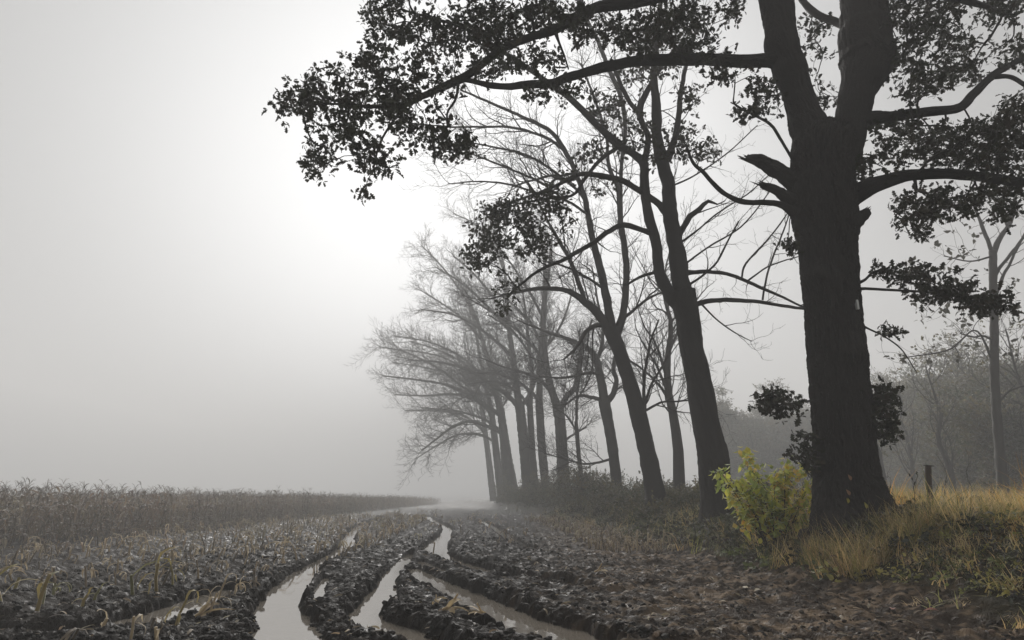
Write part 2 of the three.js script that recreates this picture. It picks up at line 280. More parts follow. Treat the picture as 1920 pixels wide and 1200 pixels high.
function flatLeaf(outline, bend = 0.25, fold = 0.25) {     // outline: half-widths along the midrib, length 1
  const g = new Geo(), pts = [], w = []; outline.forEach(([t, x]) => { pts.push(V(0, t, -bend * t * t)); w.push(x); });
  return g.ribbon(pts, w, V(1, 0, 0), fold).build();
}
const OAK_LEAF = flatLeaf([[0, 0.015], [0.18, 0.04], [0.29, 0.2], [0.38, 0.09], [0.52, 0.34], [0.62, 0.12], [0.76, 0.32], [0.85, 0.13], [0.93, 0.16], [1, 0.02]], 0.3, 0.3);
const OVATE_LEAF = flatLeaf([[0, 0.01], [0.12, 0.03], [0.25, 0.2], [0.45, 0.3], [0.65, 0.24], [0.85, 0.1], [1, 0.005]], 0.35, 0.35);
const UP = V(0, 1, 0);
function leaves(goals, n, size, spread, colors, each = 4) {  // rosettes of leaves round each cluster point, every leaf pointing away from its shoot
  const mats = [], cols = [], pts = [];
  for (const g of goals) for (let i = 0, k = Math.max(1, Math.round((n / each) * rr(0.6, 1.4))); i < k; i++) {
    const c = g.clone().addScaledVector(rdir(), spread * Math.sqrt(R())), tone = pick(colors), big = rr(0.7, 1.2);
    for (let j = 0, m = Math.round(each * rr(0.6, 1.5)); j < m; j++) {
      const d = rdir().addScaledVector(UP, rr(-0.5, 0.3)).normalize(), q = c.clone().addScaledVector(d, 0.012), rot = new THREE.Quaternion().setFromUnitVectors(UP, d).multiply(new THREE.Quaternion().setFromAxisAngle(UP, rr(0, 6.3)));
      pts.push(q); mats.push(new THREE.Matrix4().compose(q, rot, V(1, 1, 1).multiplyScalar(size * big * rr(0.4, 1.3)))); cols.push(vary(tone, 0.3));
    }
  }
  return { mats, cols, pts };
}
function addLeaves(root, name, L, geo, mat, max = 300) {        // the nearest leaves one by one, the others as one mass
  const o = root.position, inv = new THREE.Matrix4().makeTranslation(-o.x, -o.y, -o.z);
  const inView = (p) => { const z = p.z, t = -z * CP + (p.y - EYE) * SP; return Math.abs(p.x / t) < 0.85 && (-(z) * SP * -1 * -1 + 0, true) && ((p.y - EYE) * CP + z * SP) / t < 0.53; };
  const order = L.pts.map((p, i) => [inView(p) ? p.distanceTo(camera.position) : 1e6, i]).sort((a, b) => a[0] - b[0]).map((e) => e[1]), tints = [];
  const shades = [0, 1, 2, 3, 4].map((k) => { const m = mat.clone(); m.color = L.cols[order[Math.min(k, order.length - 1)]].clone(); return m; });
  order.slice(0, max).forEach((i, k) => { const m = part(name, geo, shades[k % 5], root); inv.clone().multiply(L.mats[i]).decompose(m.position, m.quaternion, m.scale); });
  const rest = order.slice(max);
  if (rest.length) copies('foliage', geo, mat, rest.map((i) => inv.clone().multiply(L.mats[i])), rest.map((i) => L.cols[i]), root);
}
const local = (l, o) => ({ ...l, pts: l.pts.map((p) => p.clone().sub(o)) });
function rootDown(l, sink = 0.25) { const p = l.pts[0], y = groundAt(p.x, p.z) - sink; if (p.y > y) { l.pts.unshift(V(p.x + (l.pts[0].x - l.pts[1].x) * 0.3, y, p.z)); l.rad.unshift(l.rad[0] * 1.1); } return l; }

{ // ---- the great oak
  const Z = 10, trunk = limbCurve([[1612, 1010, 176], [1608, 985, 160], [1600, 960, 142], [1594, 930, 129], [1589, 900, 121], [1584, 850, 113], [1580, 800, 109], [1576, 740, 107], [1572, 690, 105], [1566, 620, 102], [1558, 540, 100], [1552, 470, 101], [1547, 410, 118], [1542, 360, 118], [1541, 310, 113], [1546, 275, 116], [1553, 255, 108], [1555, 244, 84]], Z, 0.03, 0);
  const base = V(trunk.pts[0].x, groundAt(trunk.pts[0].x, trunk.pts[0].z), trunk.pts[0].z);
  const oak = thing('oak_tree', 'massive black oak with forked trunk and leafy limbs on the bank', 'tree', base);
  rootDown(trunk, 0.3);
  const bs = barkShape(0.085, 7), shape = (r, a, len, p, x, y, z) => {
    const hgt = p.y - base.y, fl = Math.exp(-Math.max(0, hgt) / 0.28), lobes = 0.5 + 0.5 * Math.cos(5 * a + 0.7), rt = Math.max(0, x);
    let q = bs(r, a, len, p, x, y, z) + r * fl * (0.22 * lobes + 0.5 * rt * rt);
    for (const [by, bx, bz, s] of [[5.05, -0.9, 0.45, 0.13], [2.6, 0.6, 0.8, 0.05], [3.7, 0.2, 1, 0.04]]) q += s * Math.exp(-(((hgt - by + 1) / 0.16) ** 2)) * Math.pow(Math.max(0, x * bx + z * bz), 6);
    return q;
  };
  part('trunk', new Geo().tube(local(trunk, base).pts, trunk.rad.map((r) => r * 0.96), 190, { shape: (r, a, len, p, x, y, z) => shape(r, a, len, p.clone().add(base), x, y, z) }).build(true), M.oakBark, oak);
  const limbSpecs = [
    [[1532, 290, 84], [1520, 250, 70], [1508, 215, 60], [1496, 175, 54], [1482, 131, 60], [1467, 87, 59], [1462, 44, 55], [1455, 0, 60], [1440, -50, 52], [1415, -110, 44], [1395, -180, 34]],
    [[1572, 300, 76], [1588, 255, 64], [1598, 219, 58], [1608, 175, 64], [1624, 131, 82], [1628, 108, 92], [1622, 66, 88], [1620, 30, 80], [1618, 0, 76], [1612, -60, 66], [1610, -130, 54], [1620, -200, 40]],
    [[1462, 112, 36], [1437, 113, 27], [1400, 115, 24], [1300, 111, 22], [1200, 114, 21], [1130, 127, 19, -0.2], [1080, 141, 17, -0.3], [1035, 156, 16, -0.4], [990, 158, 15, -0.5], [935, 163, 12, -0.6], [895, 154, 10, -0.7], [865, 148, 10, -0.7]],
    [[1420, -70, 34], [1340, -45, 28, -0.2], [1240, -10, 25, -0.4], [1180, 5, 22, -0.5], [1120, 14, 20, -0.6], [1075, 34, 18, -0.7], [1040, 56, 17, -0.7], [985, 73, 15, -0.7], [940, 93, 14, -0.7], [900, 124, 14, -0.7], [863, 148, 16, -0.7], [813, 171, 13, -0.8], [763, 194, 10, -0.9], [700, 200, 7, -1], [640, 195, 5, -1.1], [580, 196, 3, -1.2]],
    [[1575, 385, 60], [1600, 366, 38], [1640, 347, 29, -0.2], [1692, 331, 22, -0.3], [1780, 326, 19, -0.5], [1867, 334, 18, -0.7], [1930, 342, 16, -0.8], [2000, 330, 12, -0.9], [2080, 300, 8, -1]],
    [[1605, 235, 40], [1627, 223, 28], [1670, 219, 21, 0.1], [1736, 210, 18, 0.2], [1802, 200, 17, 0.2], [1824, 179, 16, 0.2], [1859, 144, 14, 0.2], [1902, 118, 11, 0.3], [1960, 95, 8, 0.3], [2030, 60, 6, 0.4]],
    [[1859, 144, 10, 0.2], [1894, 144, 8, 0.1], [1930, 165, 7, 0], [1990, 190, 5, 0]],
    [[1600, 60, 20, 0.6], [1574, 44, 15, 1], [1530, 26, 14, 1.4], [1504, 0, 12, 1.7], [1480, -60, 8, 2]],
    [[1495, 400, 26], [1470, 386, 12], [1456, 381, 11], [1395, 378, 10, -0.2], [1360, 365, 9, -0.3], [1334, 341, 8, -0.4], [1318, 322, 8, -0.4], [1300, 305, 6, -0.4], [1285, 270, 4, -0.4]],
    [[1490, 305, 9], [1482, 293, 6], [1465, 262, 5.5, -0.1], [1443, 232, 6, -0.1], [1421, 219, 5, -0.2], [1392, 205, 5, -0.2], [1376, 193, 4, -0.2], [1376, 180, 2, -0.2]],
    [[1600, 545, 10], [1620, 541, 6], [1660, 543, 5.5, -0.1], [1710, 546, 5, -0.2], [1770, 552, 4.5, -0.2], [1830, 565, 4, -0.3], [1880, 577, 2.5, -0.3]],
    [[1600, 535, 8], [1622, 524, 5, 0.1], [1642, 509, 5, 0.2], [1690, 518, 4, 0.3], [1745, 528, 3, 0.4]],
    [[1605, 605, 7], [1630, 617, 3.5, 0.2], [1660, 632, 3, 0.3], [1690, 655, 2.5, 0.4], [1720, 700, 1.5, 0.5]],
    [[1535, 752, 7], [1515, 752, 4, -0.2], [1480, 757, 3, -0.3], [1440, 762, 2, -0.4]],
    [[1610, 755, 7], [1635, 748, 4, -0.1], [1655, 770, 3, -0.2], [1668, 805, 2, -0.2]],
    [[1540, 855, 5], [1524, 850, 3, -0.2], [1510, 862, 2, -0.2]],
    [[1650, -60, 30], [1700, -40, 22], [1770, -10, 16], [1840, 10, 10], [1900, 30, 6]],
    [[1040, 56, 9, -0.7], [1048, 80, 5, -0.8], [1058, 105, 4, -0.8], [1066, 130, 3, -0.8]],
    [[860, 150, 7, -0.7], [855, 185, 5, -0.8], [838, 215, 4, -0.9], [845, 240, 3, -0.9]],
    [[813, 171, 8, -0.8], [770, 180, 6, -0.5], [720, 150, 5, -0.3], [680, 110, 3, 0]],
    [[940, 93, 8, -0.7], [890, 62, 6, -0.4], [830, 40, 5, -0.2], [760, 20, 4, 0]],
    [[763, 194, 7, -0.9], [735, 230, 5, -1], [712, 270, 4, -1.1], [700, 320, 3, -1.1]],
  ];
  const limbs = limbSpecs.map((s) => limbCurve(s, Z, 0.07, 0.22)), bs2 = barkShape(0.036, 10);
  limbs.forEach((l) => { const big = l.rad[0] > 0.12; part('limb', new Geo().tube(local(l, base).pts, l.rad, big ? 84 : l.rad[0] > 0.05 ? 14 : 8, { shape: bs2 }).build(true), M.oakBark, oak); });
  // snapped-off stubs, splintered at the end
  for (const [spec, jag] of [[[[1500, 352, 34], [1478, 335, 30], [1455, 318, 27], [1430, 307, 26], [1412, 300, 17], [1400, 296, 13]], 0.5], [[[1495, 385, 30], [1470, 365, 20], [1448, 353, 15], [1425, 346, 11]], 0.6], [[[1585, 440, 40], [1602, 418, 26], [1615, 405, 22], [1628, 398, 15]], 0.35]]) {
    const l = limbCurve(spec, Z, 0.02, 0.5), n = l.pts.length, g = new Geo().tube(local(l, base).pts, l.rad, 26, { shape: (r, a, len, p) => r * (1 + 0.35 * noise(Math.cos(a) * 2, Math.sin(a) * 2, len * 6) + 0.12 * noise(Math.cos(a) * 6, Math.sin(a) * 6, len * 9)) });
    const e = l.pts[n - 1].clone().sub(base), d = l.pts[n - 1].clone().sub(l.pts[n - 3]).normalize();
    for (let k = 0; k < 7; k++) { const s = e.clone().addScaledVector(rdir(), l.rad[n - 1] * 0.8).addScaledVector(d, -0.06), q = s.clone().addScaledVector(d, rr(0.06, 0.22) * (jag + 0.5)).addScaledVector(rdir(), 0.03); g.tube([s, s.clone().lerp(q, 0.5), q], [0.022, 0.014, 0.002], 5); }
    part('broken_stub', g.build(true), M.oakBark, oak);
  }
  const { paths, goals } = reach(limbs, [
    [560, 195, 55, 32, -1.1], [625, 165, 62, 45, -0.9], [700, 110, 50, 50, -0.4], [730, 35, 55, 45, 0], [715, 190, 85, 45, -0.9], [640, 245, 65, 40, -1.1], [600, 300, 32, 32, -1.1], [705, 300, 35, 42, -1.1], [690, 350, 12, 18, -1.1, 0.4], [785, 240, 65, 42, -0.9], [800, 150, 75, 50, -0.7], [830, 55, 75, 60, -0.3], [905, 40, 60, 42, -0.3], [855, 275, 50, 28, -0.9], [950, 60, 60, 50, -0.5], [1000, 115, 65, 30, -0.6],
    [1040, 28, 70, 38, -0.5, 1.6, 1.4], [1120, 50, 60, 42, -0.3, 1.6, 1.4], [1200, 60, 65, 40, 0, 1.6, 1.4], [1270, 50, 70, 45, 0, 1.6, 1.4], [1330, 90, 65, 28, 0, 1.6, 1.4], [1365, 20, 35, 25, 0], [930, 115, 60, 40, -0.7], [1010, 172, 45, 14, -0.5], [1085, 172, 35, 20, -0.3], [1410, 205, 45, 22, -0.2, 0.8], [1430, 165, 38, 35, -0.2, 0.9], [1355, 135, 30, 25, 0, 0.8], [780, -40, 90, 40], [1000, -40, 120, 30], [1250, -30, 110, 30],
    [1525, 85, 38, 70, 1.6, 0.8, 0.7], [1560, 180, 26, 45, 1.6, 0.8, 0.8], [1700, 40, 55, 60, 0.2], [1765, 30, 65, 50, 0.3], [1715, 140, 65, 55, 0.3], [1795, 120, 65, 55, 0.5], [1885, 100, 45, 50, 0.5, 1.4, 0.6], [1870, 15, 55, 28, 0.2, 1, 1.2], [1690, 265, 55, 50, 0.2], [1760, 275, 75, 42, 0, 1.4, 1.3], [1850, 275, 75, 50, -0.4, 1.4, 1.5], [1900, 240, 50, 60, -0.3], [1640, 320, 35, 40, 0, 0.9], [1720, 385, 48, 32, -0.3, 1], [1795, 375, 60, 34, -0.5, 1.2], [1880, 365, 55, 45, -0.6], [1710, 440, 32, 22, -0.3, 0.8], [1750, -40, 140, 40], [1960, 320, 50, 60],
    [1690, 512, 55, 14, 0.1, 0.5, 1.8], [1775, 545, 65, 17, -0.2, 0.5, 2.4], [1850, 567, 45, 13, -0.3, 0.4, 2.4], [1685, 622, 50, 12, 0.3, 0.4, 1.2], [1466, 757, 50, 19, -0.3, 0.3, 1.8], [1652, 765, 26, 42, -0.15, 0.25, 1.9], [1665, 812, 18, 10, -0.2, 0.2, 3], [1512, 862, 12, 16, -0.2, 0.2, 4], [1510, 822, 10, 8, -0.2, 0.2, 4], [1480, 455, 14, 12, -0.2, 0.2, 2],
  ], Z, 160);
  part('twigs', twigGeo(paths.map((p) => local(p, base))), M.twig, oak, 'stuff');
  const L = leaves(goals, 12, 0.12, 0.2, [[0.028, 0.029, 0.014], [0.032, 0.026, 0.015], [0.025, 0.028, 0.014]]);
  console.log('oak leaves', L.mats.length, 'paths', paths.length);
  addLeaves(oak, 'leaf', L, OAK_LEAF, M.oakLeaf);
}
// the trees of the row: trunk, main limbs surveyed one by one, the rest branches out by itself
function rowTree(o) {
  R = rng(o.seed);
  const trunk = limbCurve(o.trunk, o.z, 0.08, 0.15), base = V(trunk.pts[0].x, groundAt(trunk.pts[0].x, trunk.pts[0].z), trunk.pts[0].z);
  rootDown(trunk, 0.3);
  const t = thing(o.name ?? 'bare_tree', o.label, 'tree', base, o.group), bs = barkShape(o.rough ?? 0.02, 9), mat = o.mat ?? M.bark;
  const shape = (r, a, len, p, x, y, z) => bs(r, a, len, p, x, y, z) + r * Math.exp(-Math.max(0, p.y) / 0.3) * (0.18 + 0.2 * Math.cos(4 * a + o.seed));
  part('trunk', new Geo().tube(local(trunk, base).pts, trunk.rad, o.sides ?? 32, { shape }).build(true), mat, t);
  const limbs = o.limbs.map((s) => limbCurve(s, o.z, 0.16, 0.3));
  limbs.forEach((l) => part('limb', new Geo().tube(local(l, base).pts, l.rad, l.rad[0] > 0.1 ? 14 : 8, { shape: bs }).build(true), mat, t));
  const tw = [];
  for (const l of limbs) { let tip = { pts: l.pts.slice(-2), rad: l.rad.slice(-2) }; sprout(l, o.branch, 0, tw); sprout(tip, { ...o.branch, per: [6, ...o.branch.per.slice(1)], from: [0.5] }, 0, tw); }
  if (o.trunkShoots) sprout({ pts: trunk.pts.slice(Math.floor(trunk.pts.length * o.trunkShoots[0])), rad: trunk.rad }, { ...o.branch, ...o.trunkShoots[1] }, 0, tw);
  let goals = [];
  if (o.leaves) {
    const c = reach(limbs, o.leaves, o.z, o.leafPer ?? 300); goals = c.goals; tw.push(...c.paths);
  }
  part('twigs', twigGeo(tw.map((p) => local(p, base))), mat, t, 'stuff');
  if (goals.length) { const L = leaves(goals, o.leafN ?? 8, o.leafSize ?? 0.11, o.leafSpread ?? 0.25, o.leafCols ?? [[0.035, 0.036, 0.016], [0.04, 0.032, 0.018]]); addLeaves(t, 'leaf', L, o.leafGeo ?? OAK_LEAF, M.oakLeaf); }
  console.log(t.name, tw.length);
  return t;
}
const BARE = { per: [2.2, 3, 4], from: [0.2, 0.15, 0.2], len: [2.2, 1.1, 0.5], min: 0.004, up: 0.06 };
rowTree({ seed: 21, z: 15, name: 'oak_tree', rough: 0.03, sides: 64, label: 'slender dark oak with twin stems, second trunk from the right',
  trunk: [[1345, 965, 56], [1343, 945, 52], [1340, 900, 56], [1336, 850, 58], [1325, 800, 52], [1308, 700, 46], [1296, 650, 44], [1290, 600, 42], [1283, 570, 50], [1278, 548, 52]],
  limbs: [
    [[1287, 575, 40], [1276, 530, 34], [1272, 490, 33], [1263, 440, 30], [1256, 395, 29], [1254, 350, 25], [1243, 306, 24], [1233, 262, 20], [1231, 200, 18], [1226, 144, 14], [1232, 60, 10], [1240, -20, 8], [1235, -100, 5]],
    [[1278, 578, 30], [1255, 550, 25], [1238, 515, 22], [1229, 450, 20], [1215, 400, 19], [1208, 350, 18], [1206, 306, 17], [1190, 290, 15], [1160, 272, 15, -0.2], [1135, 250, 14, -0.3], [1107, 222, 13, -0.4], [1070, 185, 12, -0.5], [1040, 163, 11, -0.5], [960, 108, 9, -0.5], [890, 65, 7, -0.5], [840, 30, 5, -0.5]],
    [[1206, 312, 13], [1215, 260, 11], [1200, 215, 12], [1205, 190, 12], [1222, 155, 10], [1250, 110, 8], [1290, 70, 6]],
    [[1200, 215, 10], [1180, 190, 9], [1160, 150, 8], [1145, 110, 6]],
    [[1250, 300, 16], [1262, 270, 13], [1272, 225, 11], [1277, 170, 9], [1290, 110, 7], [1310, 40, 5]],
    [[1222, 438, 12], [1205, 432, 11], [1167, 422, 11], [1138, 437, 10, -0.1], [1110, 456, 9, -0.2], [1060, 486, 8, -0.4], [1020, 502, 6, -0.6], [985, 526, 5, -0.7], [955, 552, 3, -0.8]],
    [[1252, 400, 16], [1237, 384, 13], [1200, 358, 12], [1170, 340, 11], [1132, 330, 11, -0.2], [1090, 326, 9, -0.4], [1050, 345, 7, -0.6], [1000, 365, 5, -0.7], [940, 385, 4, -0.8]],
    [[1155, 278, 9, -0.2], [1125, 300, 8, -0.3], [1100, 330, 7, -0.4], [1075, 365, 6, -0.5], [1030, 372, 5, -0.6], [980, 380, 4, -0.7]],
    [[1268, 445, 14], [1280, 430, 11], [1295, 405, 11], [1312, 392, 10], [1328, 377, 7], [1345, 383, 3], [1360, 376, 2]],
    [[1285, 512, 13], [1300, 510, 9], [1340, 510, 8, 0.1], [1372, 516, 7, 0.2], [1400, 528, 7, 0.3], [1440, 545, 6, 0.4], [1510, 578, 4, 0.5]],
    [[1290, 590, 16], [1303, 573, 10], [1330, 564, 9], [1380, 563, 8, 0.2], [1430, 567, 7, 0.3], [1480, 575, 6, 0.4], [1530, 582, 4, 0.5]],
    [[1390, 524, 4, 0.3], [1395, 500, 4, 0.3], [1425, 465, 3.5, 0.4], [1455, 430, 3, 0.5], [1480, 395, 2, 0.6]],
    [[1430, 562, 4, 0.4], [1436, 525, 4, 0.5], [1450, 480, 3.5, 0.6], [1470, 430, 3, 0.7], [1482, 395, 2, 0.8]],
    [[1290, 535, 5], [1320, 515, 4], [1345, 490, 4, -0.2], [1365, 450, 3.5, -0.3], [1385, 415, 2.5, -0.4]],
    [[1276, 455, 5], [1310, 430, 3.5], [1345, 400, 3], [1400, 365, 2.5], [1440, 330, 2]],
    [[1285, 495, 4], [1330, 462, 3.5, 0.2], [1390, 425, 3, 0.3], [1450, 350, 2, 0.5]],
    [[1258, 350, 4], [1300, 330, 3.2, 0.3], [1360, 290, 2.6, 0.5], [1420, 235, 1.8, 0.8]],
    [[1310, 565, 4], [1345, 600, 3.2, 0.2], [1380, 625, 2.5, 0.3], [1410, 640, 1.6, 0.3]],
    [[1400, 528, 3.5, 0.3], [1440, 500, 3, 0.2], [1500, 480, 2.2, 0.2]],
    [[1232, 510, 7], [1210, 515, 6], [1190, 525, 5], [1175, 535, 4]],
  ],
  branch: { per: [1.5, 3, 3.6], from: [0.3, 0.15, 0.2], len: [1.5, 0.75, 0.35], min: 0.004, up: 0.04 },
  trunkShoots: [0.45, { per: [1.5, 3], len: [0.9, 0.4] }],
  leafPer: 125, leafSize: 0.135, leafSpread: 0.24, leafN: 9,
  leaves: [[1130, 205, 35, 35, -0.3], [1180, 235, 45, 55], [1230, 270, 45, 45], [1290, 265, 45, 45], [1110, 285, 35, 35, -0.3], [1200, 130, 50, 45], [1290, 170, 28, 45], [1330, 275, 28, 25], [1250, 90, 60, 40], [1070, 320, 28, 18, -0.4],
    [1000, 390, 65, 32, -0.7, 1.2, 1.4], [930, 420, 52, 45, -0.8, 1.2, 1.5], [903, 478, 32, 40, -0.8, 1, 1.5], [985, 445, 60, 40, -0.7, 1.2, 1.3], [950, 545, 18, 36, -0.8, 0.8, 1.3], [1040, 372, 38, 26, -0.6, 1, 1.3], [1060, 420, 24, 28, -0.5, 0.8], [1130, 350, 20, 16, -0.3, 0.6]],
});
rowTree({ seed: 33, z: 21, sides: 40, label: 'leaning grey tree forked into three stems, third trunk from the right', mat: M.bark,
  trunk: [[1232, 950, 40], [1228, 925, 38], [1220, 880, 35], [1212, 840, 33], [1200, 790, 31], [1190, 750, 30], [1175, 700, 27], [1160, 655, 25], [1150, 630, 29], [1146, 615, 28]],
  limbs: [
    [[1150, 635, 22], [1130, 600, 17], [1112, 578, 16], [1095, 565, 14], [1075, 550, 11], [1050, 543, 9], [1010, 541, 8], [960, 550, 5], [920, 560, 3]],
    [[1098, 567, 9], [1085, 530, 9], [1070, 490, 8], [1050, 455, 7], [1030, 420, 5], [1010, 380, 4], [980, 330, 3]],
    [[1148, 632, 20], [1142, 590, 17], [1134, 540, 16], [1122, 490, 14], [1112, 450, 12], [1104, 410, 11], [1095, 365, 10], [1080, 325, 9], [1062, 288, 9], [1034, 248, 8], [1000, 228, 7], [970, 215, 6], [913, 190, 5], [863, 168, 3]],
    [[1152, 632, 19], [1165, 600, 14], [1172, 560, 13], [1175, 515, 12], [1172, 470, 12], [1164, 420, 11], [1162, 385, 11], [1158, 350, 9], [1148, 330, 8], [1140, 300, 7], [1138, 260, 6], [1120, 200, 5], [1090, 120, 4]],
    [[1164, 395, 8], [1164, 345, 7], [1166, 300, 7], [1172, 240, 8], [1165, 185, 9], [1142, 130, 9], [1120, 75, 8], [1100, 35, 7], [1080, -30, 5]],
    [[1060, 285, 6], [1033, 263, 6], [990, 246, 5], [947, 238, 5], [900, 238, 4], [847, 238, 3.5], [763, 230, 2]],
    [[1080, 325, 6], [1050, 330, 5], [1027, 347, 5], [1000, 335, 5], [963, 320, 4.5], [920, 302, 4], [880, 287, 3]],
    [[1085, 335, 5], [1063, 337, 5], [1030, 315, 5], [1000, 297, 5], [970, 285, 4.5], [947, 280, 4], [880, 267, 3]],
    [[1100, 400, 6], [1060, 375, 5], [1010, 362, 4.5], [950, 345, 4], [900, 340, 3], [840, 345, 2]],
    [[1098, 375, 6], [1075, 350, 5], [1040, 330, 5], [1000, 338, 4], [960, 350, 3]],
    [[1142, 612, 10], [1120, 610, 9], [1100, 620, 8], [1085, 645, 7], [1075, 658, 5], [1055, 675, 3]],
    [[1165, 600, 7], [1190, 580, 6], [1215, 560, 5], [1250, 545, 3]],
    [[1205, 790, 8], [1208, 765, 8], [1207, 720, 6], [1212, 680, 5], [1220, 640, 4], [1235, 600, 3]],
    [[1208, 760, 6], [1222, 720, 5], [1240, 690, 4], [1260, 650, 3]],
    [[1210, 770, 5], [1240, 755, 4], [1275, 752, 3], [1320, 748, 2]],
    [[1130, 540, 6], [1100, 520, 5], [1060, 500, 4], [1020, 490, 3]],
  ],
  branch: { per: [2.4, 3.8, 5], from: [0.15, 0.15, 0.15], len: [2.6, 1.2, 0.55], min: 0.0055, up: 0.05, pull: [-0.1, 0.05, 0] },
  trunkShoots: [0.25, { per: [1, 3], len: [1.0, 0.5] }],
});
